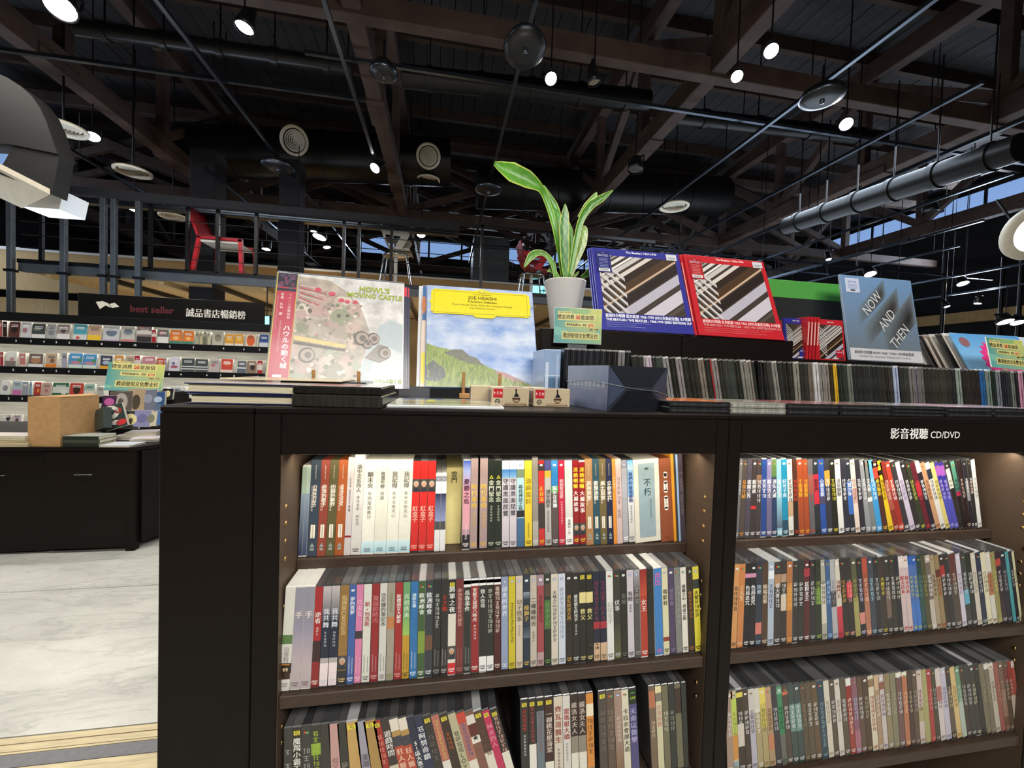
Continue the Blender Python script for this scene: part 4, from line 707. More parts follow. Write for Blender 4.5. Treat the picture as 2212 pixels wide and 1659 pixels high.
row('disc cases on the bottom shelf of the left bay, right batch', 'lower shelf left bay, upright batch', (1100, 1440, 4.809), .765, .520, rowC2, ancC2, end=1838)
for o in list(S.objects):
    if o.parent is None and 'upright batch' in o.get('label', '') and cname('4c4878') in o['label'] and '7th from right' in o['label']:
        m = MB(); m.text('299', 0, .168, .006, 'a8d040', -.0012, wmax=.0125, bold=.01); m.q(-.005, .005, .178, .180, '5c9c3c', -.0012); m.build('price_sticker', o)
Z3 = 1.0
# right bay: colours read off the photograph one case at a time
def many(spec, flags='d'):
    out = []
    for k, s_ in enumerate(spec.split()):
        p = s_.split(':'); b = p[1] if len(p) > 1 else ''; tc = p[2] if len(p) > 2 and p[2] else ('ddd' if sum(int(c, 16) for c in (p[0] if len(p[0]) == 3 else p[0][::2])) < 26 else '444')
        ti = p[3] if len(p) > 3 else '#####'
        out.append((p[0], D(title=ti.replace('_', ' '), tcol=tc, bands=b.replace('|', ';'), flags=flags + ('ew' if k % 3 == 0 else 'r' if k % 3 == 1 else ''), t0=.26, t1=.26 + .06 * len(ti))))
    return out
sD = many("686868 4c4440::d8943c:#市介紹 4a4450::ddd:夜魔之界 3c3434:c83430,.60,.64::銀翅夜 40383a:8a6a50>40383a,.2,.4 284484::eee:芳芳## 8078a0:6a6280,.4,1:eee:騎士#士 3a5a3c:5a7848,.0,.22|2c3c5c,.24,1:eee:消失大道 88b8c8:88b8c8>58687c,.5,.9:fff:在口之刀 2084a8:2c4a5c,.8,1:cfe8f0:好可子疾 d0d0c8:b89878,.55,.75 4c2c20:2c241c,.55,1:d04030 9c4828::e0a838:#紫墨點 9c4828::e0a838:#紫墨點 605c60:8a5a50,.2,.45:c05038 2c3034:c03040,.2,.6:2a2a2c:聖型門 2c4c98:4a4460,.5,.6:dce4f8:心想喜歡 34343c:b8923c,.15,.35:eee 24241c::d8cc40 d8d8d4::555:沒位戀戀 30303a::eee 2c3038:3c68b0,.3,.75:eee:六買少年 d8c8bc:c8a498,.4,.6:8a5a50 302c34::eee 888c90:,0,0 747878:d8d8d8,.52,.58:eee:#人愈 60a8d0:3c90c8,.3,1:e8f4f8 4c2c24:c04838,.1,.25:e8c83c:拆大衛的 d8b828:2c2018,.13,.2:6c4c18 843028:9c5040,.3,.7:e8c8b8 b44430:943028,.4,.9:eee 383438::eee c0b4c8::8a80a0 302c2c::eee 343828::c8c858 60202c:b02838,.3,.5:c84c4c 28242c:c8c8cc,.0,.15:eee b88c68::7c4c34 d0ccc8:2c3040,.1,.25:444 cabc74::7c7430 38308c:9c58b0,.05,.2|4c4ca8,.5,1:b8b0e0 38308c:9c58b0,.05,.2|4c4ca8,.5,1:b8b0e0 302c2c:d8d8c8,.1,.4:222 5c9c80:5c9c80>3c7060,.0,.45|c83058,.45,.52|241c1c,.52,1:223 2c1e20::c8b0a0 28242c:8c8c90,.3,.6:eee 2c2c2c:5c3c34,.3,.5:eee d4d4d0::999")
sD = [(c, {**d, 'bands': '' if d['bands'].startswith(',') else d['bands']}) for c, d in sD]
n = len(sD); bx = [118, 158, 200, 240, 280, 322, 362, 402, 442, 487, 527, 563, 606, 645, 685, 725, 770, 812, 855, 898, 940, 978, 1015, 1055, 1095, 1135, 1178, 1222, 1262, 1300, 1340, 1380, 1420, 1460, 1498, 1535, 1570, 1605, 1640, 1672, 1705, 1738, 1768, 1798, 1828, 1850, 1874, 1905]
row('disc cases on the top shelf of the right bay', 'top shelf of right bay', (1560, 960, 3.393), .835, .979, [(b, c, d) for b, (c, d) in zip([94] + bx[:n - 1], sD)], [(94, 690, 128, 115), (442, 675, 428, 120), (770, 665, 740, 120), (1055, 655, 1000, 110), (1262, 650, 1145, 112), (1460, 640, 1325, 115), (1720, 625, 1590, 115), (1850, 620, 1790, 115), (1940, 615, 1890, 112)], end=bx[n - 1] if n - 1 < len(bx) else 1940)
sE = many("c89058 c07c48::e8c8a0:#先生 1c1a1c:c888a8,.12,.17:eee:色局追咒 1c1a1c:c888a8,.12,.17:eee:色局追咒 2c3440:c87468,.72,.86:a8c0d0:快樂 4c3828::d8c8b0:極端追擊 a8b4c4:e0e4ea,.1,.2:667 3c3430:a88464,.15,.3::黃大善## 34302c:a88c74,.15,.25|c8b8a0,.4,.6 a86c3c:c88840,.3,.6:e8b860 34302e 30302c 542428:a03440,.1,.2:eee:紅粉女王 2c2a2c::ccc 2c3024:587838,.35,.55:a8c060 a0a090:c8c4b4,.3,.8:665 3c5c84::a8c8e8 a8a8ac:4c4448,.4,.6:8a8a90 cac4b4:c8404c>a82c44,.6,1:8c4040:#神鬥士 302a26::c89c4c 302a28:d04048,.3,.5:e8a8a0 55543c:9c945c,.5,1:a8a458 28282a:c88478,.7,.85:dce 984c34:b04c3c,.0,.2|a87058,.5,1:e8c8b0 3c4450::a8c8d0 2c2a2c::ccc 3a302a::d8c84c:大想## 34302a:6c5c50,.4,.8:ccc 34302a 24262c::d8d0b0 c4b0b0:d8ccc8,.0,.15:b83c40:悅大日本 c4b0b0:d8ccc8,.0,.15:b83c40:悅大日本 4868a4:2c58a8,.0,.12|4070b8,.6,1:c8c84c 4868a4:2c58a8,.0,.12|4070b8,.6,1:c8c84c 1e3c3c:2c4c48,.3,.9:688 4a4830::98985c b8aca0:6c6058,.1,.6:eee 9c8c70::5c4434 8c7850:5c2c24,.2,.3:a83c34 342824:a02c2c,.15,.3:ddd 2e2c2c 5c302c:4c4038,.4,1:ccb c4bcc8::a098a8 3a3c3c:58a0b8,.5,.7:ccc 26261f::ddd c4bcac::a8a090 242840::c8c8b8 cfc9ac::8a8670 c8c4b8:a8704c,.3,.6:8c5c48 8c8450::c8c080 301c24:a84438,.1,.2:ccc 24222c::999 469098:,0,0:68a8ac 26262c::bbb c0bc98::7c7c58 2c2824::aaa")
sE = [(c, {**d, 'bands': '' if d['bands'].startswith(',') or d['bands'].endswith(',0,0') and d['bands'][0] == ',' else d['bands']}) for c, d in sE]
bx = [60, 103, 150, 193, 237, 285, 330, 375, 425, 468, 512, 553, 595, 640, 687, 733, 772, 812, 854, 895, 937, 980, 1020, 1060, 1100, 1141, 1183, 1220, 1257, 1297, 1332, 1370, 1406, 1438, 1471, 1507, 1543, 1580, 1614, 1648, 1682, 1717, 1765, 1800, 1838, 1876, 1912, 1950, 1988, 2024, 2060, 2098, 2136, 2162, 2186, 2205]
row('disc cases on the middle shelf of the right bay', 'middle shelf of right bay', (1560, 1160, 3.393), .765, .769, [(b, c, d) for b, (c, d) in zip(bx, sE)], [(60, 825, 88, 180), (285, 800, 293, 170), (593, 780, 595, 160), (895, 765, 850, 150), (1257, 735, 1213, 135), (1580, 700, 1510, 115), (1845, 675, 1780, 100), (2095, 660, 2020, 85), (2212, 645, 2140, 80)], end=2204)
sF = many("a08878 c0b494:b4c858,.1,.55|c88c44,.55,.85|8ca4ac,.88,1:9c8c5c 3c3024:d8cc58,.03,.09|ccc0b0,.42,.7::####### 44382c 34302c:c4c0b8,.0,.3|b0acb8,.3,1:666 a49870:ccc8bc,.0,.3:eee c0b458:d8c860,.0,.2|a8986c,.5,1:8a8050 a88c6c:b49478,.0,.3|b87c58,.6,.8:7a5c44 38343a::ccc 3c8058:3c8058>88b89c,.0,.1|64645c,.62,1:2c5c40 4c4038:c86850,.08,.12 3c4c48:688c84,.25,.6 3a4846:6c9088,.25,.6 544838::9a8c74 5a4c3c 604c34 2c4050::8ca4a8:########## ccc4b4:,0,0:a8a090 54483c ccc4bc::a49c94 584a3c 8c2c24:dcdcd4,.0,.1|943c34,.5,1:e8d8c8:######## 845868:a06878,.7,1:a8c0d8 5c4838 4c3c2c:,0,0:b0a488 d0c8b0:8c7454,.05,.15:a85048:######## a4886c:c8a888,.0,.2 c4b8b4:8c5c4c,.1,.2:7c6c8c 8c8060 807c64::b4b094 6c504c:e0dccc,.0,.06 b07050:e0dccc,.0,.06:e8c8a8 48342c::c8b8a0 5c4c3c:,0,0:aaa0a0 c4b4ac:a8a074,.5,.7:8c6c68 a09c68::c8c490 a03c38::d89890 44402c::aaa ccc0bc:b86c60,.25,.45:888 b8b4c4::8c88a0 38302c:5c5040,.3,.9:c8b890 ccb078::a88c58 688c70:a8b4a8,.5,1:c8d8c0 3c3024::bbb 34302c:,0,0:ccc 34302a::c8c8a8 24201c::444 706850::9c947c 6c6450:d0ccc0,.0,.08:a49c80 b0a898:d0ccc0,.0,.08:8c8474 8c4c40::b08478 6c5040:8c6c5c,.4,.8:a88c70 54483c:6c2c2c,.1,.3:b09c88 8c3c34:b0a090,.5,1:c8b8a8 c0a8a0:a04c44,.1,.5|d8b8b0,.8,1:8c5c54")
sF = [(c, {**d, 'bands': '' if d['bands'].startswith(',') else d['bands']}) for c, d in sF]
bx = [35, 85, 125, 175, 218, 262, 305, 350, 395, 440, 480, 522, 565, 610, 650, 692, 735, 783, 825, 862, 902, 945, 985, 1027, 1065, 1108, 1150, 1186, 1222, 1263, 1305, 1348, 1386, 1420, 1456, 1495, 1535, 1571, 1606, 1646, 1688, 1725, 1763, 1800, 1836, 1872, 1908, 1942, 1978, 2012, 2048, 2082, 2116, 2150, 2176, 2204]
row('disc cases on the bottom shelf of the right bay', 'lower shelf of right bay', (1560, 1400, 3.393), .765, .492, [(b, c, d) for b, (c, d) in zip(bx, sF)], [(35, 870, 20, 245), (85, 870, 55, 240), (440, 835, 385, 210), (783, 810, 730, 180), (1108, 775, 1055, 140), (1420, 730, 1380, 105), (1800, 680, 1720, 75), (2204, 610, 2130, 40)], end=2200)
# ================================================================== on top of the bookcase
def sleeve(label, M4, w=.315, h=.315, t=.004, col='ddd', cat='record sleeve', group=None, film=True, name='record_sleeve', edge=None, deep=None):
    m = MB(); m.box(0, w, 0, t, 0, h, 'film_print' if film else 'print_matte', edge or col, bev=.0008); o = m.build(name, M4=M4); tag(o, label, cat, group)
    m = MB(); m.q(.0015, w - .0015, .0015, h - .0015, col, -.0004); return o, m
def blobs(m, n, x0, x1, z0, z1, cols, rmin, rmax, y=-.0006, seed=3, k=9, flat=1):
    r = random.Random(seed)
    for i in range(n):
        cx, cz = r.uniform(x0, x1), r.uniform(z0, z1); R = r.uniform(rmin, rmax); R = min(R, cx - x0 + .004, x1 - cx + .004); R = max(R, .0015)
        ph = r.random() * 6
        m.poly([(cx + R * r.uniform(.6, 1.1) * cos(ph + 2 * pi * j / k), min(z1, max(z0, cz + flat * R * r.uniform(.6, 1.1) * sin(ph + 2 * pi * j / k)))) for j in range(k)], r.choice(cols), y - i * .000004)
# --- grey art sleeve
G4 = place(0, -.424, 1.082, 1.297, 18.8, 7.6, .1)
for k in range(2):
    o, m = sleeve(['dark blue record sleeve directly behind the grey-art sleeve', 'navy record sleeve hindmost behind the grey-art sleeve'][k], place(0, -.405 + .006 * k, 1.088 + .010 * (k + 1), 1.296, 18.8, 7.6, .1), col='1c2040', edge='1c2040'); m.q(.25, .312, .28, .31, 'c83040', -.0006); m.build('printed_face', o)
o, m = sleeve('shrink-wrapped sleeve with grey and pink sketch art and a red side band', G4, .325, .318, .008, 'd8d6d2', edge='e8e8ea')
# loose wash drawing: a stand-in of the same size and colours
m.q(.050, .322, .003, .315, 'd2d0cc', -.0005, mt='wash_print', top='d8d6d4')
m.poly([(.21, .003), (.322, .003), (.322, .185), (.29, .20), (.26, .18), (.235, .12), (.22, .07)], 'aab6ba', -.00055)
m.poly([(.23, .003), (.322, .003), (.322, .10), (.28, .12), (.25, .08)], 'c0c8c8', -.00057)
m.poly([(.050, .31), (.13, .305), (.18, .27), (.215, .22), (.235, .16), (.225, .09), (.20, .02), (.12, .003), (.050, .003)], 'b4a89c', -.0006, 'wash_print')
blobs(m, 60, .052, .215, .01, .26, ['a09688', 'b8a498', '8c8a7c', 'c4b0a4', '8c9078', '9a9084', 'b09890', '949c88', 'c8beb0', 'a8948c'], .010, .034, -.0007, 5, 16)
blobs(m, 90, .052, .215, .01, .24, ['7c766a', 'c8b8ac', '747c64', 'a8847c', '8c8478', '5c574c', 'd0c8bc', '7c8468'], .002, .008, -.001, 8, 7)
for k in range(7): m.poly([(.055, .285 - .007 * k), (.125 - .004 * k, .275 - .009 * k), (.125 - .004 * k, .272 - .009 * k), (.055, .281 - .007 * k)], 'b4585c' if k % 2 else 'c8a8a4', -.0015)
for (a, b, r) in ((.135, .265, .009), (.175, .245, .007), (.195, .245, .007), (.16, .248, .008), (.10, .275, .008)): m.ell(a, b, r, r * .7, 'c4485c', -.0016)
m.poly([(.052, .125), (.175, .108), (.18, .118), (.052, .138)], 'd0b878', -.0016); m.poly([(.052, .115), (.175, .100), (.175, .106), (.052, .122)], '4c443a', -.0016)
for (a, b, r) in ((.215, .14, .020), (.245, .14, .017), (.085, .085, .02), (.23, .125, .014), (.275, .10, .017)): 
    m.ell(a, b, r, r * 1.05, '4a443e', -.0017); m.ell(a + .002, b, r * .82, r * .85, '9a8c80', -.0018); m.ell(a + .003, b, r * .4, r * .45, '5c544c', -.0019)
m.poly([(.225, .085), (.26, .125), (.285, .118), (.285, .085), (.262, .072)], '7c766c', -.00165)
r_ = random.Random(4)
for k in range(26):
    a, b = r_.uniform(.055, .22), r_.uniform(.01, .27); th = r_.uniform(-1.2, 1.2); L_ = r_.uniform(.006, .022)
    m.poly([(a, b), (min(.23, a + L_ * cos(th)), min(.29, max(.006, b + L_ * sin(th)))), (min(.23, a + L_ * cos(th)) + .0003, min(.29, max(.006, b + L_ * sin(th))) + .0004), (a, b + .0006)], '58524a', -.0020)
m.text("HOWL'S", .245, .288, .0165, '93a41e', -.0022, bold=.03); m.text('MOVING CASTLE', .247, .268, .0150, '93a41e', -.0022, bold=.03, wmax=.145)
m.text('ハウルの動く城', .285, .020, .010, '93a41e', -.0022, bold=.03, wmax=.07)
m.q(.002, .049, .003, .262, 'b2384c', -.0022); m.q(.002, .049, .262, .315, '2e2838', -.0022); blobs(m, 16, .004, .047, .268, .312, ['4c4258', '241e30', '6a3a54', '5c5468'], .003, .010, -.0024, 9); m.q(.048, .0495, .003, .315, 'c8b440', -.0026); m.q(.0, .002, .003, .315, 'c8b440', -.0026); m.q(.002, .049, .27, .274, 'b2384c', -.0024)
m.vtext('イメージ交響組曲', .035, .256, .168, .008, 'f0d8d8', -.0026); m.vtext('ハウルの動く城', .034, .165, .045, .016, 'ffffff', -.0026, bold=.02); m.vtext('音楽 久石 譲', .0165, .256, .19, .008, 'f0d8d8', -.0026, bold=.01); m.vtext('###############', .018, .178, .07, .005, 'e8c0c4', -.0026); m.vtext('########################', .007, .25, .04, .0035, 'e0b0b8', -.0026)
m.q(.013, .033, .012, .030, 'f0e4e4', -.0026)
m.build('printed_face', o)
m = MB(); m.box(-.003, .0, -.002, .010, 0, .318, 'clear_plastic'); m.box(.0, .325, -.001, .009, .318, .321, 'clear_plastic'); m.build('shrink_wrap_edge', o)
# --- sky sleeve
K4 = place(0, -.044, 1.102, 1.304, 21.4, 1.7, -.4)
for k, (dx, dy, col, lb) in enumerate(((-.014, .010, 'd8c8b8', 'peach and white record sleeve just behind the sky sleeve'), (-.024, .020, 'cfd2d6', 'pale record sleeve hindmost behind the sky sleeve'))):
    o, m = sleeve(lb, place(0, -.044 + dx, 1.102 + dy + .004, 1.304, 21.4, 1.7, -.4), col=col); 
    if k == 0: m.q(.002, .012, .20, .313, '3c6ca0', -.0006); m.ell(.006, .25, .006, .03, 'c07850', -.0008); m.q(.002, .013, .01, .10, 'e0d030', -.0006)
    m.build('printed_face', o)
o, m = sleeve('record sleeve with a yellow title panel over a cloudy sky and green hill', K4, .315, .315, .005, '5878b8')
m.q(.0015, .3135, .0015, .3135, '5c86c4', -.0005, mt='sky_wash')
hill = [(.0015, .0015), (.313, .0015), (.313, .004), (.285, .012), (.25, .030), (.21, .046), (.17, .062), (.14, .080), (.10, .100), (.06, .112), (.03, .118), (.0015, .128)]
m.poly(hill, '6c8438', -.0015, 'grass_wash')
m.poly([(.05, .10), (.075, .112), (.10, .112), (.12, .094), (.14, .088), (.158, .066), (.12, .07), (.08, .085)], '6c6c62', -.0016); m.poly([(.0015, .06), (.02, .078), (.05, .055), (.055, .03), (.03, .015), (.0015, .02)], '5c6064', -.0016)
m.poly([(.19, .052), (.22, .046), (.28, .016), (.26, .016), (.20, .035)], 'a87c80', -.0016)
r_ = random.Random(12)
for k in range(330):
    a = r_.uniform(.004, .29); zt_ = np.interp(a, [0, .03, .06, .10, .14, .17, .21, .25, .313], [.126, .116, .11, .098, .078, .06, .044, .028, .004]); b = r_.uniform(.002, max(.003, zt_ - .012)); hh = r_.uniform(.008, .026); dx = r_.uniform(-.006, .012)
    m.face([(a, -.0018 - k * 2e-6, b), (a + .0016, -.0018 - k * 2e-6, b), (a + dx, -.0018 - k * 2e-6, min(b + hh, zt_ + .006))], 'print_gloss', r_.choice(['8ca444', '5c7030', '7c9438', 'a8b468', '4a5c2c', '6c8030', 'b8b478']))
# yellow title panel
py0, py1, pa, pb = .222, .302, .012, .303
m.poly([(pa, py0 + .006), (pa + .006, py0 + .006), (pa + .006, py0), (.13, py0), (.14, py0 - .008), (.19, py0 - .008), (.20, py0), (pb - .006, py0), (pb - .006, py0 + .006), (pb, py0 + .006), (pb, py0 + .032), (pb + .005, py0 + .038), (pb, py0 + .044), (pb, py1 - .006), (pb - .006, py1 - .006), (pb - .006, py1), (.185, py1), (.16, py1 + .008), (.135, py1), (pa + .006, py1), (pa + .006, py1 - .006), (pa, py1 - .006), (pa, py0 + .044), (pa - .005, py0 + .038), (pa, py0 + .032)], 'e2d21e', -.0028)
for a, b, c, d in ((pa + .008, pb - .008, py0 + .004, py0 + .0048), (pa + .008, pb - .008, py1 - .0055, py1 - .0047), (pa + .008, pa + .0088, py0 + .004, py1 - .005), (pb - .0088, pb - .008, py0 + .004, py1 - .005)): m.q(a, b, c, d, '8c7c20', -.0031)
m.ell(.16, py1 - .002, .012, .006, 'e8dc60', -.0032); m.ell(.16, py1 - .002, .010, .0046, '9c8c2c', -.0034); m.ell(.16, py1 - .0015, .007, .003, 'e8dc60', -.0036)
m.text('Deutsche Grammophon', .16, .2905, .0042, '4a4418', -.0034, wmax=.055); m.text('JOE HISAISHI', .160, .279, .0112, '2a2814', -.0034, bold=.008, wmax=.09); m.text('A Symphonic Celebration', .160, .266, .0062, '2a2814', -.0034, bold=.015, wmax=.105)
m.text('Music from the Studio Ghibli films of Hayao Miyazaki', .160, .2545, .0062, '5a5424', -.0034, wmax=.21); m.text('Royal Philharmonic Orchestra', .160, .2445, .0046, '5a5424', -.0034, wmax=.085)
m.build('printed_face', o)
# --- wooden peg stands
def stand(x, y, label, pegs, h=.07, wd=.03):
    t = empty('display_stand', (x, y, ZT), label=label, cat='stand', group='wooden display stands')
    m = MB(); m.box(pegs[0] - .01, pegs[-1] + .01, -.012, .10, 0, .012, 'peg_wood', bev=.001); m.build('base_board', t)
    for p in pegs:
        m = MB(); m.tube([(p, 0, .008), (p, -.004, h)], .0042, 'peg_wood', n=12); m.build('peg', t)
p1, p2 = W(678, 818, 'y', 1.055), W(775, 828, 'y', 1.055); stand(p1[0], 1.055, 'wooden peg stand holding the grey-art sleeve', [0, p2[0] - p1[0]], .062)
p1, p2 = W(1001, 832, 'y', 1.075), W(1079, 832, 'y', 1.075); stand(p1[0], 1.075, 'wooden peg stand holding the sky sleeve', [0, p2[0] - p1[0]], .068)
for k, (x, yaw) in enumerate(((-.41, 7.6), (-.03, 1.7))):
    m = MB(); m.box(0, .30, 0, .16, 0, .017 if k == 0 else .024, 'black_plastic'); m.build('record_ledge', loc=(x, 1.085, ZT)); o = S.objects[-1] if False else bpy.data.objects['record_ledge' if k == 0 else 'record_ledge.001']; o.rotation_euler = (0, 0, radians(yaw)); tag(o, ['low black ledge under the grey-art sleeve', 'low black ledge under the sky sleeve'][k], 'stand')
# --- stacks of lying boxes at the left front
def slab(name, x0, x1, y0, y1, z0, z1, mt, col, label, cat, yaw=0, group=None, fn=None, bev=.002):
    cx, cy = (x0 + x1) / 2, (y0 + y1) / 2; m = MB(); m.box(x0 - cx, x1 - cx, y0 - cy, y1 - cy, 0, z1 - z0, mt, col, bev=bev); o = m.build(name, loc=(cx, cy, z0)); o.rotation_euler = (0, 0, radians(yaw)); tag(o, label, cat, group)
    if fn: fn(o, x1 - x0, y1 - y0, z1 - z0)
    return o
for k in range(2):
    z = ZT + k * .0185; x0, x1 = -.428 - .006 * k, -.252; t = empty('hardcover_book', ((x0 + x1) / 2, .775, z), (0, 0, radians(-2 - k)), ['lower navy hardcover book lying at the left end of the top', 'upper navy hardcover book lying at the left end of the top'][k], 'book', 'navy hardcovers on top'); hw = (x1 - x0) / 2
    for zz, n_ in ((0, 'cover_board'), (.0155, 'cover_board')): m = MB(); m.box(-hw, hw, 0, .24, zz, zz + .0026, 'print_gloss', '20244a', bev=.0008); m.build(n_, t)
    m = MB(); m.box(-hw + .005, hw - .004, .004, .236, .0026, .0155, 'page_edge'); m.build('page_block', t)
    m = MB(); m.box(hw - .003, hw, .0, .24, .002, .0160, 'print_gloss', '20244a'); m.build('spine', t)
    if k: m = MB(); m.box(-hw + .001, hw - .001, .001, .239, .0182, .0186, 'film_print', 'c8c0b8'); m.q(0, 0, 0, 0, 'fff'); m.build('top_print', t)
def lidprint(o, w_, d_, h_):
    m = MB(); a, b = w_ / 2, d_ / 2; z = h_ + .0004; m.face([(-a + .004, -b + .004, z), (a - .004, -b + .004, z), (a - .004, b - .004, z), (-a + .004, b - .004, z)], 'film_print', 'c8c4bc')
    m.face([(-a + .02, -b + .02, z + .0003), (a - .05, -b + .02, z + .0003), (a - .05, b - .05, z + .0003), (-a + .02, b - .05, z + .0003)], 'film_print', 'b0606c'); m.build('lid_print', o)
slab('boxed_record_set', -.250, -.098, .748, .90, ZT, ZT + .022, 'jewel_plastic', '2c2c28', 'lower black shrink-wrapped box beside the navy books', 'box set', -3, 'black boxes beside the navy books')
slab('boxed_record_set', -.251, -.100, .752, .90, ZT + .0222, ZT + .0365, 'jewel_plastic', '201f1d', 'upper black shrink-wrapped box beside the navy books', 'box set', -2, 'black boxes beside the navy books', lidprint)
slab('record_sleeve', -.325, -.16, .89, 1.03, ZT, ZT + .040, 'film_print', '2a2a30', 'lower dark record sleeve lying behind the black boxes', 'record sleeve', 4, None)
slab('record_sleeve', -.42, -.20, .86, 1.02, ZT + .0405, ZT + .0435, 'film_print', 'c8bca0', 'cream sleeve lying flat in front of the grey-art sleeve', 'record sleeve', 2, None)
# flat sleeve in the middle
o = slab('record_sleeve', -.095, .118, .752, .93, ZT, ZT + .007, 'film_print', 'c8cccc', 'pale sleeve lying flat in the middle of the top, glossy wrap', 'record sleeve', -1)
m = MB(); z = .0074
for a, b, c, d, col in ((-.10, .10, -.085, .085, 'a8a48c'), (-.10, .0, .05, .085, '5878a8'), (-.01, .10, .055, .085, '9ca09c'), (-.04, -.025, -.03, .05, 'dcd054'), (.03, .045, -.03, .06, 'a8705c'), (-.09, .09, -.02, -.012, 'c8bc90'), (-.09, .09, -.05, -.044, '7c8468')): m.face([(a, c, z), (b, c, z), (b, d, z), (a, d, z)], 'film_print', col); z += .00015
m.build('printed_face', o)
# --- toy boxes
for k in range(2):
    bx0 = .1045 if k == 0 else .1955; t = empty('toy_box', (bx0 + .040, .853, ZT), (0, 0, radians(-1)), ['left beige toy box with red square mark on the top', 'right beige toy box with red square mark on the top'][k], 'box', 'beige toy boxes'); w_ = .0405; hh = .0385
    m = MB(); m.box(-w_, w_, 0, .055, 0, hh, 'print_matte', 'b8a888', bev=.0008); m.build('carton', t)
    m = MB(); m.q(-w_ + .004, -w_ + .024, hh - .021, hh - .0025, 'b8242c', -.0005); m.text('トミカ', -w_ + .014, hh - .0115, .0058, 'f4ecec', -.0008, bold=.03, wmax=.017)
    m.ell(-w_ + .013, .0095, .0055, .0052, '2e2c2c', -.0006); m.ell(-w_ + .013, .0095, .0038, .0036, 'a89a80', -.0008); m.q(-w_ + .010, -w_ + .016, .0088, .0102, '2e2c2c', -.001)
    m.poly([(.004, .018), (.022, .018), (.020, .011), (.016, .0075), (.010, .0075), (.006, .011)], '4a3428', -.0006); m.poly([(.0065, .0135), (.0195, .0135), (.0165, .009), (.0095, .009)], 'b09878', -.0008); m.poly([(.008, .020), (.019, .020), (.017, .0245), (.014, .0275), (.0135, .0365), (.0105, .0375), (.011, .027), (.0085, .0235)], '1c1a1c', -.0007)
    m.q(-.012, .036, .0022, .0042, '5c3c30', -.0006); m.q(-.011, .030, .0026, .0038, '9c7c60', -.0008); m.q(-.010, .034, .0062, .0068, '7c5c48', -.0006); m.build('front_print', t)
    m = MB(); m.face([(-w_ - .0004, .054, .002), (-w_ - .0004, .001, .002), (-w_ - .0004, .001, hh - .002), (-w_ - .0004, .054, hh - .002)], 'print_gloss', 'cfc9c0'); m.face([(-w_ - .0008, .048, .006), (-w_ - .0008, .028, .006), (-w_ - .0008, .028, hh - .006), (-w_ - .0008, .048, hh - .006)], 'print_gloss', '3c5c9c'); m.face([(-w_ - .0008, .022, .008), (-w_ - .0008, .006, .008), (-w_ - .0008, .006, hh - .006), (-w_ - .0008, .022, hh - .006)], 'print_gloss', 'a83c48'); m.build('side_print', t)
    m = MB(); m.face([(-w_ + .002, .002, hh + .0004), (w_ - .002, .002, hh + .0004), (w_ - .002, .053, hh + .0004), (-w_ + .002, .053, hh + .0004)], 'print_gloss', 'c8c0b4'); m.face([(-w_ + .03, .006, hh + .0008), (w_ - .01, .006, hh + .0008), (w_ - .01, .03, hh + .0008), (-w_ + .03, .03, hh + .0008)], 'print_gloss', 'b06870'); m.build('lid_print', t)
for k in range(2):
    t = empty('toy_box', (.075 + .092 * k, .915, ZT), (0, 0, radians(-1)), ['left rear toy box behind the front pair', 'right rear toy box behind the front pair'][k], 'box', 'toy boxes behind'); m = MB(); m.box(-.0405 + .03, .0405 + .03, 0, .05, 0, .0385, 'print_matte', 'b8a888', bev=.0008); m.build('carton', t); m = MB(); m.face([(-.0405 + .0298, .045, .004), (-.0405 + .0298, .005, .004), (-.0405 + .0298, .005, .034), (-.0405 + .0298, .045, .034)], 'print_gloss', '4c6ca4'); m.build('side_print', t)
# --- big dark wrapped box
c1 = W(1312, 888, 'z', ZT); c0 = W(1236, 875, 'z', ZT); c2_ = W(1440, 887, 'z', ZT)
t = empty('boxed_disc_set', (c1[0], c1[1], ZT), label='large dark blue-grey shrink-wrapped box with folded wrapping on its end', cat='box set')
a = np.array([c0[0] - c1[0], c0[1] - c1[1]]); a = a / np.linalg.norm(a) * .165; b = np.array([c2_[0] - c1[0], c2_[1] - c1[1]]); bl = np.linalg.norm(b); b = b / bl
b_ = b * .150; hb = .092
m = MB(); P4 = [(0, 0), tuple(b_), tuple(a + b_), tuple(a)]
vs = [(p[0], p[1], 0) for p in P4] + [(p[0], p[1], hb) for p in P4]
m.raw(vs, [(3, 2, 1, 0), (4, 5, 6, 7), (0, 1, 5, 4), (1, 2, 6, 5), (2, 3, 7, 6), (3, 0, 4, 7)], 'film_print', '2c303c'); m.build('carton', t)
def facepts(O, U, V, pts, off):
    n = np.cross(U, V); n = n / np.linalg.norm(n) * off; return [tuple(np.array(O) + np.array(U) * u + np.array(V) * v + n) for u, v in pts]
U = (b_[0], b_[1], 0); V = (0, 0, hb)
m = MB(); m.face(facepts((0, 0, 0), U, V, [(.03, 0), (1, 0), (.72, .45), (.30, .45)], .0006), 'film_print', '1a1c22'); m.face(facepts((0, 0, 0), U, V, [(0, 1), (0, .08), (.28, .5)], .0006), 'film_print', '3c4458'); m.face(facepts((0, 0, 0), U, V, [(1, 1), (1, .05), (.74, .5)], .0006), 'film_print', '383c48'); m.face(facepts((0, 0, 0), U, V, [(0, 1), (1, 1), (.74, .55), (.28, .55)], .0009), 'film_print', '23262e'); m.build('folded_wrap', t)
UA = (-a[0], -a[1], 0); OA = (a[0], a[1], 0)
m = MB(); m.face(facepts(OA, UA, V, [(0, 0), (1, 0), (1, 1), (0, 1)], .0006), 'film_print', ('7c88a8', '525c7c', '8c98b8', '9aa4c4')); 
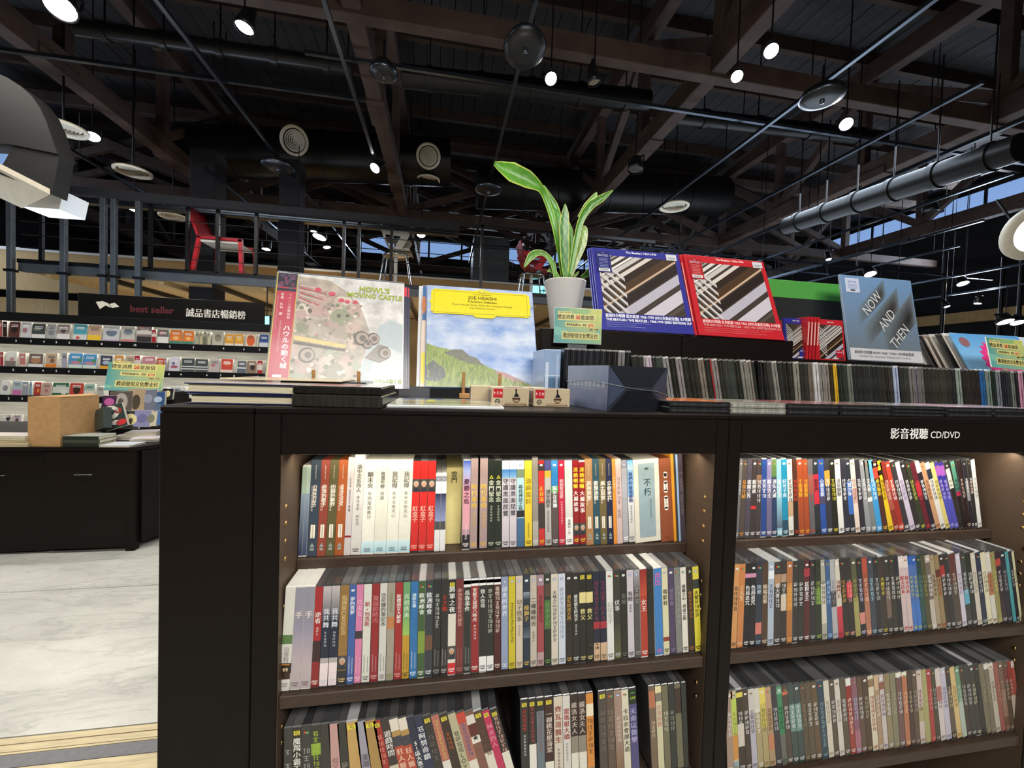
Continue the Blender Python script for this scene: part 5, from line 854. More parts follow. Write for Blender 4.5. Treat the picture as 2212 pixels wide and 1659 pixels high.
for k in range(9):
    u = .06 + .1 * k
    for (a_, b_0, c_, d_) in ((0, .07, .60, .615), (.01, .06, .565, .575), (0, .07, .525, .54), (.028, .038, .52, .63), ((.005, .013) if k % 2 else (.055, .063)) + (.52, .6)): m.face(facepts(OA, UA, V, [(u + a_, c_), (u + b_0, c_), (u + b_0, d_), (u + a_, d_)], .0009), 'print_gloss', 'd0d4e0')
m.build('side_print', t)
m = MB(); m.tube([(a[0] - .004, a[1], hb * .60), (a[0] * .5, a[1] * .5 - .003, hb * .64), (-.002, -.002, hb * .60), (b_[0] * .4, b_[1] * .4 - .003, hb * .5), (b_[0] * .8, b_[1] * .8 - .003, hb * .45), (b_[0] + .002, b_[1], hb * .36)], .0009, 'clear_plastic', n=6); m.build('wrap_seam', t)
# --- jewel case stacks along the front edge
SX = [1444, 1577, 1697, 1812, 1926, 2042, 2145, 2250]; XS = [W(px, 890, 'y', .76)[0] for px in SX]
top_c = ['d87838', '8a8478', '8c3c3c', '7c5a50', '8c8c88', 'c8a8b4', 'a89ca8']
for k in range(7):
    n = 3 if k == 4 else 2; nh = .0235 / n
    for j in range(n):
        w_ = min(XS[k + 1] - XS[k] - .002, .142); cx = XS[k] + w_ / 2 + (.001 if j % 2 else 0); z = ZT + j * (nh + .0004); clear = k in (1,)
        t = empty('jewel_case', (cx, .757 + .002 * (j % 2), z), (0, 0, radians(RND.uniform(-1, 1))), f"{'clear' if clear else 'black'} jewel case lying {['lowest', 'second', 'topmost'][j] if n == 3 else ['below', 'on top'][j]} in {ordn(k + 1)} front stack from left", 'jewel case', 'jewel case stacks along the front edge')
        m = MB(); m.box(-w_ / 2, w_ / 2, 0, .125, 0, nh, 'jewel_plastic', '8c8c84' if clear else '26262a', bev=.0012); m.build('case_shell', t)
        m = MB(); m.box(-w_ / 2 + .004, w_ / 2 - .004, -.0005, 0, nh * .35, nh * .62, 'jewel_plastic', 'a4a49c' if clear else '3c3c3a'); m.build('hinge_edge', t)
        if j == n - 1:
            m = MB(); m.face([(-w_ / 2 + .003, .003, nh + .0004), (w_ / 2 - .003, .003, nh + .0004), (w_ / 2 - .003, .122, nh + .0004), (-w_ / 2 + .003, .122, nh + .0004)], 'film_print', top_c[k]); m.build('cover_print', t)
# --- row of upright jewel cases
def cdx(s, x0, v): return x0 + v / s
PL = .985
L1 = [(398, '24252a'), (443, '24252a'), (490, '24252a'), (530, '2a282e'), (575, '2c2b33'), (620, '24252a'), (668, '2a2a2e'), (712, '20201f'), (757, '232323'), (800, '7c7c7c'), (852, '202224')]
items = [(1100 + v / 3.456, 1100 + v / 3.456 + .5, 870 / 3.456 + 500, c) for v, c in L1]
L2 = [(915, 945, '2c2e2c'), (965, 995, '303230'), (1006, 1035, '9a9a9a'), (1030, 1062, 'c8b8cc'), (1062, 1100, '2e302e'), (1100, 1138, '3c4840'), (1145, 1195, '8c8c8c'), (1192, 1240, '24241f'), (1238, 1290, '8a8684'), (1283, 1335, '2a2a26'), (1325, 1385, '2a2a28'), (1370, 1415, '302e28'), (1408, 1455, '7c746a'), (1450, 1500, '2a2a24'), (1494, 1546, 'c02c38'), (1502, 1556, '84807c'), (1546, 1600, '2c2c26'), (1592, 1640, '383c3a'), (1632, 1680, '3a423c'), (1683, 1722, '24261f'), (1727, 1765, '7c7c74'), (1770, 1810, '807c74'), (1812, 1850, '2a2e28'), (1860, 1875, '1c1c1c'), (1882, 1930, '24241f'), (1925, 1962, '3a3a34'), (1962, 2000, '84847c'), (2008, 2040, '2c2e2a'), (2050, 2080, '282822'), (2082, 2105, '2c2c24')]
for a, b, c in L2: items.append((1100 + a / 3.456, 1100 + (b - 8) / 3.456, (895 + (a - 915) * .04) / 3.456 + 500, c))
L3 = [(60, '8a877c'), (115, '2c2e2a'), (155, '34342f'), (200, '6c6258'), (245, 'c4c4c4'), (300, '84807a'), (345, '86807a'), (393, '342c1c'), (436, 'e0b030'), (470, '242a24'), (522, '303830'), (566, '70746a'), (610, '262a28'), (655, '2a2a2a'), (702, '2c2c2c'), (748, '303230'), (795, '282a2a'), (842, '2c2e2c'), (880, '30302a'), (915, '26221f'), (952, '3a3834'), (993, 'a4b0cc'), (1056, '30302e'), (1100, '383a34'), (1143, '74706c'), (1186, '706870'), (1230, '6c6a66'), (1277, '302e2c'), (1320, '343230'), (1362, '3a3632'), (1400, '38362c'), (1440, '3c3c36'), (1482, '34342c'), (1530, '2c2c2c'), (1582, '909c94'), (1630, '2a2826'), (1672, '342e2c'), (1714, '302a28'), (1758, '2e2826'), (1806, '2c64a0'), (1862, '7c8c84'), (1918, '24302a'), (1955, '7c8088'), (2010, '26262c'), (2054, '32343a'), (2096, '788078'), (2128, '262428'), (2166, 'c890a8'), (2212, '303030'), (2260, '2a2a2a')]
for v, c in L3: items.append((1700 + v / 4.32, 1700 + v / 4.32 + 4, 440 / 4.32 + 680, c))
XX = []
for it in items:
    yb = 862; p = W(it[1] + (3 if it[1] - it[0] > 1 else 0), yb, 'y', PL); q = W(it[0], it[2], 'y', PL); XX.append((p[0], q[0], it[3]))
N = len(XX)
for k in range(N - 1):
    xb, xt, c = XX[k]; w_ = max(.0035, min(XX[k + 1][0] - xb, .019)) - .0005; g1 = k < len(L1); h_ = .136 if g1 else .126
    if k == len(L1) - 1: w_ = .0155
    tl = 0 if g1 else max(-12, min(3, math.degrees(math.atan2(xt - xb, .11))))
    kk = k + 1; pos = 'leftmost' if kk == 1 else (f'{ordn(kk)} from left' if kk <= N // 2 else f'{ordn(N - kk)} from right')
    m = MB(); m.box(0, w_, 0, .135, 0, h_, 'jewel_plastic', c, bev=.0011); o = m.build('jewel_case', loc=(xb, PL, ZT + .001 + (w_ * sin(radians(abs(tl))) if tl > 0 else 0))); o.rotation_euler = (0, radians(tl), 0)
    tag(o, f'{cname(c)} upright jewel case, {pos}, long row on top', 'jewel case', 'upright jewel cases on top')
    m = MB(); lc = '8a8c88' if sum(int(c[i], 16) for i in (0, 2, 4)) < 20 else 'd8d8d4'
    m.q(.0008, w_ - .0008, h_ - .0045, h_ - .0015, lc, -.0005, 'jewel_plastic'); m.q(w_ * .46, w_ * .54, .004, h_ - .006, '0c0c0c' if lc != '8a8c88' else '4c4e4a', -.0004, 'jewel_plastic')
    m.build('moulded_spine', o)
# clear case at the left end, seen side-on
p0, p1 = W(1175, 760, 'y', .99), W(1214, 755, 'y', .985)
t = empty('jewel_case', (p0[0], .985, ZT), (0, 0, radians(0)), 'blue-tinted clear disc box at the left end of the upright row', 'jewel case'); wd = p1[0] - p0[0] - .002
m = MB(); m.box(0, wd, 0, .13, 0, .132, 'film_print', '8ea6c8', bev=.0015); m.build('case_shell', t); m = MB(); m.q(.003, wd - .002, .004, .062, '5a7898', -.0006, 'film_print'); m.q(.004, .012, .03, .10, 'c4d4e8', -.0008, 'film_print'); m.q(wd - .012, wd - .006, .02, .12, 'a8b8d4', -.0008, 'film_print'); m.q(.002, wd - .002, .066, .068, 'd8e4f0', -.0009, 'film_print'); m.build('cover_print', t)
# --- risers
t = empty('display_riser', (.29, 1.20, ZT), label='black display riser under the blue and red record sleeves', cat='riser')
wr = 1.168 - .29; m = MB(); m.box(0, .455 - .29 + .30, 0, .55, 0, .209, 'dark_veneer', bev=.002); m.build('riser_panel', t)
m = MB(); m.box(.455 - .29 + .3008, wr, 0, .55, 0, .209, 'dark_veneer', bev=.002); m.build('riser_panel', t)
slab('display_riser', 1.175, 1.78, 1.215, 1.75, ZT, ZT + .150, 'dark_veneer', 'fff', 'lower black display riser under the blue-grey sleeve', 'riser')
# --- green topped box
p0, p1 = W(1663, 603, 'y', 1.42), W(1830, 612, 'y', 1.42)
t = empty('display_box', (p0[0], 1.42, ZT + .1505), label='black upright display box with a green top band behind the sleeves', cat='box'); wd = p1[0] - p0[0]; hb = p0[2] - ZT - .1505
m = MB(); m.box(0, wd, 0, .12, 0, hb, 'print_matte', '17191a', bev=.002); m.build('carton', t); m = MB(); m.box(-.001, wd + .001, -.0012, .121, hb - .068, hb + .001, 'print_matte', '4a9c40', bev=.001); m.build('green_band', t)
# --- striped photo sleeves
def stripes(m, a0, a1, z0, z1, seed, y=-.0008):
    """diagonal architectural bands, a plain stand-in of the same colours"""
    m.q(a0, a1, z0, z1, '3a322c', y)
    r = random.Random(seed)
    def clip(pts):
        def cut(ps, ax, lim, keep):
            out = []
            for i in range(len(ps)):
                p, q = ps[i], ps[(i + 1) % len(ps)]; ip, iq = keep(p[ax], lim), keep(q[ax], lim)
                if ip: out.append(p)
                if ip != iq: t_ = (lim - p[ax]) / (q[ax] - p[ax]); out.append(tuple(p[j] + (q[j] - p[j]) * t_ for j in (0, 1)))
            return out
        for ax, lim, kp in ((0, a0, lambda v, l: v >= l), (0, a1, lambda v, l: v <= l), (1, z0, lambda v, l: v >= l), (1, z1, lambda v, l: v <= l)):
            pts = cut(pts, ax, lim, kp)
            if len(pts) < 3: return None
        return pts
    L_ = a1 - a0
    def band(c, w_, col, yy, sl=.72, xa=-9, xb=9):
        xa, xb = max(xa, a0 - .01), min(xb, a1 + .01)
        p = clip([(xa, z0 + c + sl * (xa - a0)), (xb, z0 + c + sl * (xb - a0)), (xb, z0 + c + w_ + sl * (xb - a0)), (xa, z0 + c + w_ + sl * (xa - a0))])
        if p: m.poly(p, col, yy)
    for c, w_, col in ((.55 * L_, .05 * L_, 'c8c4c0'), (.63 * L_, .03 * L_, '8c8884'), (.68 * L_, .05 * L_, 'd0ccc8'), (.76 * L_, .02 * L_, 'a8a4a0'), (.40 * L_, .07 * L_, 'b4b0ac'), (.48 * L_, .03 * L_, 'd8d4d0'), (.30 * L_, .06 * L_, 'c4bcb4'), (.20 * L_, .10 * L_, '2c2018'), (.08 * L_, .11 * L_, '44301f'), (.05 * L_, .03 * L_, 'b89c84'), (-.10 * L_, .13 * L_, '241c18'), (-.26 * L_, .14 * L_, 'a8a4b0'), (-.32 * L_, .04 * L_, '3c3430'), (-.52 * L_, .18 * L_, 'b8b4bc'), (-.60 * L_, .05 * L_, '4c443e'), (.84 * L_, .05 * L_, 'c8c4c0'), (.93 * L_, .03 * L_, '989490')): band(c, w_, col, y - .0002)
    # the other wing of the stairwell, mirrored, on the left
    for k in range(8):
        c = z1 - .02 * L_ - k * .115 * L_; p = clip([(a0, c), (a0 + .30 * L_, c - .30 * L_), (a0 + .30 * L_, c - .345 * L_), (a0, c - .045 * L_)])
        if p: m.poly(p, 'bcb8b6', y - .0005)
        p = clip([(a0, c - .06 * L_), (a0 + .26 * L_, c - .32 * L_), (a0 + .26 * L_, c - .335 * L_), (a0, c - .075 * L_)])
        if p: m.poly(p, '5c544e', y - .0005)
B4 = place(0, .478, 1.2, 1.492, 23.1, -1.8, .3); R4 = place(0, .812, 1.196, 1.491, 22, -.4, .7)
def photo_sleeve(M4, base, dark, seed, label, w_=.315, nm=True, red=False):
    o, m = sleeve(label, M4, w_, .315, .006, base, edge=base)
    stripes(m, .020, w_ - .018, .062, .285, seed)
    m.q(.012, .062, .215, .300, dark, -.0022); m.text('BEATLES', .037, .283, .0085, 'c8cce0', -.0025, wmax=.036); m.text('THE', .037, .293, .003, 'c8cce0', -.0025)
    for k in range(7): m.q(.022, .052, .270 - .006 * k, .2715 - .006 * k, '8c94c0' if not red else 'd88888', -.0025)
    m.q(.018, .056, .219, .2305, 'e0e0e0', -.0025)
    for k in range(12): m.q(.023 + .0024 * k, .0242 + .0024 * k, .221, .2285, '3a3a3a', -.0028)
    m.q(w_ - .05, w_ - .012, .283, .308, 'c0c4c8', -.0022); m.q(w_ - .044, w_ - .018, .288, .296, '9aa0a4', -.0025)
    return o, m
for k in range(2):
    o, m = sleeve(f"dark blue record sleeve, {['second', 'third'][k]} in the blue stack on the riser", Matrix.Translation((-.004 * (k + 1), .009 * (k + 1), 0)) @ B4, col='2c3090', edge='3a409c'); m.build('printed_face', o)
o, m = photo_sleeve(B4, '2a2c84', '1e2064', 1, 'front blue-bordered record sleeve with striped stairwell picture on the riser')
m.text('The Beatles / 1967-1970', .175, .302, .0085, 'e8e8f0', -.0025, bold=.02, wmax=.11)
m.text('披頭四合唱團 藍色精選 1966-1970 (2023全新紀念盤) 3LP黑膠', .166, .0515, .0105, 'e8eaf4', -.0025, bold=.02, wmax=.288); m.text('THE BEATLES / THE BEATLES : 1966-1970 (2023 EDITION) 3LP', .166, .0375, .0088, 'e8eaf4', -.0025, bold=.03, wmax=.288)
for k in range(3): m.q(.022, [.17, .12, .15][k], .0265 - .007 * k, .0275 - .007 * k, '8c94d0', -.0025)
m.build('printed_face', o)
for k in range(3):
    o, m = sleeve(f"bright red record sleeve, {['second', 'third', 'fourth'][k]} in the red stack on the riser", Matrix.Translation((-.008 * (k + 1), .008 * (k + 1), 0)) @ R4, col='b8242c', edge='c4303a'); m.q(.0, .003, .05, .28, 'e0b0a8', -.0006); m.build('printed_face', o)
o, m = photo_sleeve(R4, 'b4202a', 'a01c24', 2, 'front red-bordered record sleeve with striped stairwell picture on the riser', red=True)
m.text('The Beatles / 1962-1966', .175, .302, .0085, 'f0d8d0', -.0025, bold=.02, wmax=.11)
m.text('披頭四合唱團 紅色精選 1962-1966 (2023全新紀念盤) 3LP黑膠', .166, .0515, .0100, 'f0c8c8', -.0025, bold=.02, wmax=.288); m.text('THE BEATLES / THE BEATLES : 1962-1966 (2023 EDITION) 3LP', .166, .0385, .0082, 'd89898', -.0025, bold=.02, wmax=.288)
for k in range(3): m.q(.022, [.27, .22, .25][k], .0275 - .007 * k, .0283 - .007 * k, 'd88080', -.0025)
m.build('printed_face', o)
# small versions
def mini(px, py, Y, w_, base, dark, seed, label, col2=None, n=1, w2=None):
    p = W(px, py, 'y', Y); o, m = sleeve(label, place(0, p[0], Y, ZT + .1505, 8, 0, 0), w_, .146, .010, base, cat='disc box', name='disc_box', edge=base); m.v.clear(); m.f.clear(); m.m.clear(); m.c.clear(); m.sm.clear()
    m.q(.001, w_ - .001, .001, .145, base, -.0004); stripes(m, .006, w_ - .008, .004, .126, seed); m.q(w_ - .04, w_ - .012, .010, .036, dark, -.0022); m.text('BEATLES', w_ - .026, .029, .004, 'd8d8e8', -.0025, wmax=.022, bold=.02); m.text('1967-1970' if seed == 3 else '1962-1966', w_ * .5, .136, .005, 'e0d8d8', -.0024, bold=.02); m.build('printed_face', o)
mini(1699, 770, 1.235, .092, '2a2c84', '24287c', 3, 'small blue-edged disc box beside the red ones, lower riser')
for k in range(4):
    p = W(1741 + 7 * k, 773, 'y', 1.225); m = MB(); m.box(0, .0092, 0, .12, 0, .148, 'film_print', 'b8242c', bev=.0008); o = m.build('disc_box', loc=(p[0], 1.225, ZT + .1505)); tag(o, f"thin red disc box spine, {['leftmost', 'second', 'third', 'rightmost'][k]} of four beside the small blue one", 'disc box', 'small red disc boxes'); m = MB(); m.q(.002, .0072, .05, .13, 'e0a8a0', -.0005); m.build('printed_spine', o)
mini(1769, 775, 1.222, .112, 'b8242c', 'b01c2c', 4, 'small red-bordered disc box left of the blue-grey sleeve')
# --- blue-grey sleeve
o, m = sleeve('blue-grey record sleeve with white slanted lettering and a white bottom strip', place(0, 1.463, 1.257, 1.437, 11, -1.6, .7), .315, .33, .009, '7c98b4', edge='8ca0b4')
m.q(.0015, .3135, .0015, .3285, '6c7478', -.0005, top='6f93bc')
def mixc(a, b, t):
    return ''.join('%02x' % int(int(a[k:k + 2], 16) * (1 - t) + int(b[k:k + 2], 16) * t) for k in (0, 2, 4))
def bandq(c, w_, sl, x0, x1, dark, bg, n=10):
    """soft dark streak: dense at its right lower side, fading out to the left and upwards"""
    for i in range(n):
        for j in range(n):
            def pt(u, v): x = x0 + (x1 - x0) * u; return (x, -.0008, c + sl * x + w_ * v)
            def sh(u, v): e = min(1, u * 1.25) * max(0, 1 - abs(v - .38) / .62) * min(1, (1 - u) * 6); return mixc(bg, dark, max(0, e) ** .8)
            a, b, d, e = i / n, (i + 1) / n, j / n, (j + 1) / n
            m.face([pt(a, d), pt(b, d), pt(b, e), pt(a, e)], 'print_gloss', (sh(a, d), sh(b, d), sh(b, e), sh(a, e)))
bandq(.075, .07, .95, .06, .19, '38322e', '6e8293'); bandq(-.03, .085, .98, .08, .245, '342e2a', '6d7c86'); bandq(-.165, .12, 1.05, .16, .308, '2a2624', '6c777e')
for t_, x, z in (('NOW', .125, .226), ('AND', .180, .163), ('THEN', .226, .100)): m.text(t_, x, z, .040, 'd0d4d4', -.0014, rot=radians(47), sx=.78, shear=.12)
m.q(.018, .078, .262, .318, 'c4cce0', -.0014); m.text('BEATLES', .048, .304, .008, '5c78b8', -.0017, wmax=.035)
for k in range(4): m.q(.028, .068, .292 - .005 * k, .2935 - .005 * k, '7c90c4', -.0017)
m.q(.038, .058, .268, .273, '333', -.0017)
m.q(.004, .3135, .0015, .046, 'c8c8cc', -.0014); m.text('披頭四合唱團 NOW AND THEN 12吋單曲黑膠', .15, .031, .0095, '3a3a3c', -.0017, wmax=.255, bold=.01); m.text('THE BEATLES NOW AND THEN BLACK 12" VINYL', .15, .016, .0075, '5a5a5c', -.0017, wmax=.255)
m.build('printed_face', o)
# --- leaning sleeves and the pink and blue one
base = W(2112, 876, 'z', 1.285); PX, PY = base[0], 1.14
cols = ['c8c4bc', '3a3834', 'b8b4ac', '8c7c70', '2c3038', 'a8a49c', 'd0ccc4', '5c5048', 'c4c0b8', '403c3c']
for k in range(8):
    o, m = sleeve(f"{cname(cols[k])} record sleeve edge, {ordn(k + 1)} behind the pink and blue sleeve", place(0, PX - .002, PY + .022 * (k + 1), ZT + .001, 27, -3, 0), col=cols[k]); m.v.clear(); m.f.clear(); m.m.clear(); m.c.clear(); m.sm.clear(); m.q(.0015, .3135, .0015, .3135, cols[k], -.0004); m.q(.002, .010, .01, .30, cols[(k + 3) % 10], -.0007); m.build('printed_face', o)
o, m = sleeve('record sleeve with pink burst on sky blue behind the green card', place(0, PX, PY, ZT + .001, 27, -3, 0), .315, .315, .004, '6cacd8')
m.q(.0015, .3135, .0015, .3135, 'a4d0e0', -.0005, top='5c9cd4'); r_ = random.Random(2); n = 40
m.poly([(.165 + (.085 if k % 2 else .07) * cos(2 * pi * k / n), .19 + (.10 if k % 2 else .085) * sin(2 * pi * k / n)) for k in range(n)], 'dc3c84', -.0008); m.poly([(.14, .27), (.18, .30), (.25, .295), (.235, .275), (.19, .27), (.165, .235), (.145, .24)], 'e09c78', -.0012); m.ell(.15, .205, .035, .045, 'e8b890', -.0013); m.poly([(.12, .01), (.21, .01), (.20, .12), (.16, .17), (.13, .12)], 'e0a48c', -.0011); m.ell(.045, .275, .022, .022, '8c6468', -.0012); m.q(.255, .29, .27, .295, 'd8d4e0', -.0012)
m.build('printed_face', o)
o, m = sleeve('pale blue and white record sleeve at the right edge of the photo', place(0, PX + .325, PY, ZT + .001, 27, -3, 0), .315, .315, .004, 'c8d4e4'); m.q(.01, .30, .05, .25, '5878b0', -.0006); m.build('printed_face', o)
# --- green and yellow promotion cards
def promo(label, M4, w_=.145, h_=.107, name='promotion_card', drop=0):
    m = MB(); m.box(0, w_, 0, .003, 0, h_, 'white_card', bev=.0005); o = m.build(name, M4=M4); tag(o, label, 'sign')
    m = MB(); i = .0008; m.face([(i, -.0004, i), (w_ - i, -.0004, i), (w_ - i, -.0004, h_ - i), (i, -.0004, h_ - i)], 'print_gloss', ('58a0a4', '8cb488', 'cccc68', '4c9488'))
    m.poly([(w_ * .35, h_ * .98), (w_ * .75, h_ * .98), (w_ * .68, h_ * .80), (w_ * .5, h_ * .78)], '8cb478', -.0006); m.poly([(.0, .05), (.03, .045), (.05, .03), (.03, .02), (.0, .025)], '7cb8a8', -.0006); m.poly([(.02, .035), (.035, .04), (.05, .03), (.03, .027)], 'a8c48c', -.0007); m.poly([(w_ * .85, .03), (w_ * .97, .028), (w_ * .97, .05), (w_ * .9, .045)], '6cb0a8', -.0006)
    k = w_ / .145; c = 'd8d088'
    def T(x0, x1, z0, z1, txt, col='2a2a1c', al=None, h=None, red=None):
        m.q(x0 * k, x1 * k, z0 * k, z1 * k, c, -.0009)
        m.text(txt, (x0 + x1) / 2 * k, (z0 + z1) / 2 * k, (h or (z1 - z0) * .62) * k, col, -.0013, wmax=(x1 - x0) * .93 * k, bold=.015)
    T(.010, .053, .089, .096, '2024.1.20-12.31'); 
    m.q(.010 * k, .125 * k, .069 * k, .089 * k, c, -.0009); m.text('禮金消費', .034 * k, .079 * k, .0112 * k, '2a2a1c', -.0013, bold=.02, wmax=.05 * k); m.text('誠', .0715 * k, .079 * k, .0112 * k, 'c83028', -.0013, bold=.02); m.text('意加倍', .100 * k, .079 * k, .0112 * k, '2a2a1c', -.0013, bold=.02, wmax=.04 * k)
    m.q(.033 * k, .124 * k, .050 * k, .063 * k, c, -.0009); m.text('單筆扣點滿700，現折', .068 * k, .0565 * k, .006 * k, '2a2a1c', -.0013, bold=.01, wmax=.062 * k); m.text('$70', .112 * k, .0565 * k, .009 * k, 'c83028', -.0013, bold=.02)
    T(.105, .138, .040, .0485, '(滿$770時)'); T(.024, .137, .013, .034, '歡迎使用文化幣支付', h=.0125)
    m.text('eslite', .132 * k, .099 * k, .0025 * k, '5a5a30', -.0013)
    m.build('printed_face', o)
    if drop: m = MB(); m.box(w_ * .3, w_ * .7, .0032, .0052, -drop, h_ * .5, 'clear_plastic'); m.box(w_ * .3, w_ * .7, -.0, .03, -drop, -drop + .002, 'clear_plastic'); m.build('card_holder', o)
    return o
promo('green and yellow promotion card in front of the white plant pot', place(0, .326, 1.182, 1.4435, 3, -5.2, .3), drop=.163)
q_ = W(2126, 793, 'y', 1.125); promo('green promotion card at the right edge over the pink and blue sleeve', place(0, q_[0], 1.105, q_[2] - .0, 14, -3, 3), .15, .11, drop=(q_[2] - ZT) / .98 - .002)
# --- plant
p = W(1222, 600, 'y', 1.40); pcx = p[0]; zr = W(1222, 598, 'y', 1.33)[2]; zb = ZT + .2095
t = empty('potted_plant', (pcx, 1.40, zb), label='snake plant with yellow-edged leaves in a white pot above the records', cat='plant')
hp = zr - zb; m = MB(); m.lathe([(0, 0), (.042, 0), (.046, .006), (.060, hp * .55), (.0725, hp - .004), (.073, hp), (.069, hp), (.064, hp - .03), (0, hp - .03)], 'white_ceramic', n=40); m.build('pot', t)
m = MB(); m.lathe([(0, hp - .018), (.03, hp - .015), (.066, hp - .02)], 'soil', n=20); m.build('soil', t)
def leaf(pts, widths, label=None, yoff=0, fold=.35, flip=0, cols=('4c8c30', 'c8d060')):
    """pts: points of the photograph down the leaf's middle, base first"""
    P_ = [np.array(W(a, b, 'y', 1.40 + yoff + dy)) - np.array([pcx, 1.40, zb]) for a, b, dy in pts]; n0 = len(P_)
    n = 22; T_ = np.linspace(0, n0 - 1, n); Q = []
    for t_ in T_:
        i = min(int(t_), n0 - 2); u = t_ - i; p0 = P_[max(i - 1, 0)]; p1 = P_[i]; p2 = P_[i + 1]; p3 = P_[min(i + 2, n0 - 1)]
        Q.append(.5 * ((2 * p1) + (-p0 + p2) * u + (2 * p0 - 5 * p1 + 4 * p2 - p3) * u * u + (-p0 + 3 * p1 - 3 * p2 + p3) * u ** 3))
    Wd = np.interp(T_, range(n0), widths); m = MB(); vs = []; cs = (-1, -.86, -.45, 0, .45, .86, 1)
    for i, q in enumerate(Q):
        d = Q[min(i + 1, n - 1)] - Q[max(i - 1, 0)]; d = d / np.linalg.norm(d); side = np.cross(d, np.array([0, -1, 0])); side /= np.linalg.norm(side) + 1e-9; nr = np.cross(side, d)
        for c in cs: vs.append(tuple(q + side * c * Wd[i] + nr * fold * Wd[i] * (abs(c) - .5) * (1 if not flip else -1)))
    K = len(cs); fs_m = []; 
    m2 = MB()
    for i in range(n - 1):
        for j in range(K - 1):
            f = (i * K + j, i * K + j + 1, (i + 1) * K + j + 1, (i + 1) * K + j); edge = j in (0, K - 2)
            base = cols[1] if edge else (cols[0] if (i + j) % 3 else '6ca444')
            m2.f.append(f); m2.m.append('leaf'); m2.c.append(base); m2.sm.append(True)
    m2.v = vs; o = m2.build('leaf', t); sd = o.modifiers.new('thickness', 'SOLIDIFY'); sd.thickness = .0018
leaf([(1216, 600, 0), (1209, 545, 0), (1196, 480, 0), (1178, 425, 0), (1166, 405, -.01), (1140, 388, -.02), (1105, 372, -.03), (1068, 353, -.04)], [.006, .009, .010, .011, .014, .030, .033, .006], fold=.3, cols=('5aa028', 'b8d048'))
leaf([(1216, 600, .01), (1212, 560, .01), (1206, 480, .01), (1198, 445, .02), (1175, 400, .02)], [.006, .010, .012, .013, .001], yoff=.015)
leaf([(1222, 600, -.02), (1220, 555, -.02), (1219, 490, -.02), (1221, 462, -.02), (1221, 440, -.02)], [.007, .016, .018, .013, .001], yoff=-.01, fold=.15, cols=('3c7c34', 'd0d868'))
leaf([(1229, 600, .0), (1240, 545, 0), (1254, 480, 0), (1275, 445, -.01), (1300, 428, -.02), (1324, 411, -.03)], [.006, .009, .011, .014, .012, .001], cols=('4c8c30', 'c0d058'))
leaf([(1232, 600, .02), (1246, 560, .02), (1258, 525, .02), (1262, 495, .02), (1254, 492, .02)], [.006, .011, .016, .012, .002], yoff=.01, cols=('a8b878', 'd8dca0'))
leaf([(1226, 600, .03), (1232, 540, .03), (1232, 500, .03), (1224, 470, .03)], [.006, .010, .010, .001], yoff=.015)
leaf([(1252, 470, .0), (1268, 445, 0), (1284, 425, 0), (1289, 415, 0)], [.008, .012, .009, .001], yoff=.02, cols=('7ca850', 'd0d888'))
leaf([(1200, 600, -.03), (1194, 570, -.03), (1178, 550, -.03), (1163, 546, -.03), (1148, 553, -.04), (1132, 578, -.04)], [.006, .009, .008, .010, .013, .001], cols=('6ca048', 'd0dc88'))
leaf([(1206, 600, 0), (1200, 590, 0), (1190, 584, 0), (1182, 586, 0)], [.006, .007, .006, .001], yoff=-.02); leaf([(1240, 598, 0), (1246, 592, 0), (1251, 586, 0)], [.004, .004, .001]); leaf([(1256, 600, 0), (1268, 592, 0), (1280, 578, 0), (1290, 568, 0)], [.006, .010, .012, .002], yoff=.03)
# ================================================================== far book wall
BY = 5.0
XLb, XRb = -5.6, -1.75
g = empty('book_wall', ((XLb + XRb) / 2, BY, 0), label='long black best-seller book wall with lit shelves behind the table', cat='bookcase'); ox = (XLb + XRb) / 2
def bp(name, x0, x1, y0, y1, z0, z1, mt='dark_veneer', bev=.003): m = MB(); m.box(x0 - ox, x1 - ox, y0 - BY, y1 - BY, z0, z1, mt, bev=bev); return m.build(name, g)
bp('back_panel', XLb, XRb, BY + .33, BY + .36, 0, 1.77, 'shelf_back_lit'); bp('top_board', XLb, XRb, BY - .02, BY + .36, 1.77, 1.80, 'black_plastic'); bp('header_fascia', XLb, XRb, BY - .035, BY - .02, 1.712, 1.80, 'black_plastic'); bp('side_panel', XRb, XRb + .04, BY - .04, BY + .36, 0, 1.77); bp('side_panel', XLb - .04, XLb, BY - .04, BY + .36, 0, 1.77); bp('plinth', XLb, XRb, BY + .02, BY + .06, 0, .16)
SH = [1.536, 1.238, .945, .65]
for z in SH:
    bp('shelf', XLb, XRb, BY - .02, BY + .33, z - .035, z - .012); bp('shelf_edge', XLb, XRb, BY - .035, BY - .02, z - .06, z + .012, 'black_plastic')
    bp('lamp_strip', XLb, XRb, BY + .0, BY + .03, z - .048, z - .036, 'lamp_soft', bev=0)
for z, s_ in zip(SH, ('2 3 4 5 6 7 8 9 10 1 2 3 4 6 7', '2 3 4 5 6 7 8 2 3 4 6 7 8 1', '2 3 4 5 6 7', '')):
    pass
num = {0: [(35, '2'), (67, '3'), (95, '4'), (122, '5'), (150, '6'), (188, '7'), (220, '8'), (259, '9'), (292, '10'), (340, '1'), (367, '2'), (418, '3'), (483, '4'), (527, '6'), (561, '7')], 1: [(29, '2'), (57, '3'), (93, '4'), (122, '5'), (149, '6'), (205, '7'), (328, '2'), (365, '3'), (391, '4'), (447, '6'), (477, '7'), (506, '8'), (557, '1')], 2: [(19, '2'), (48, '3')]}
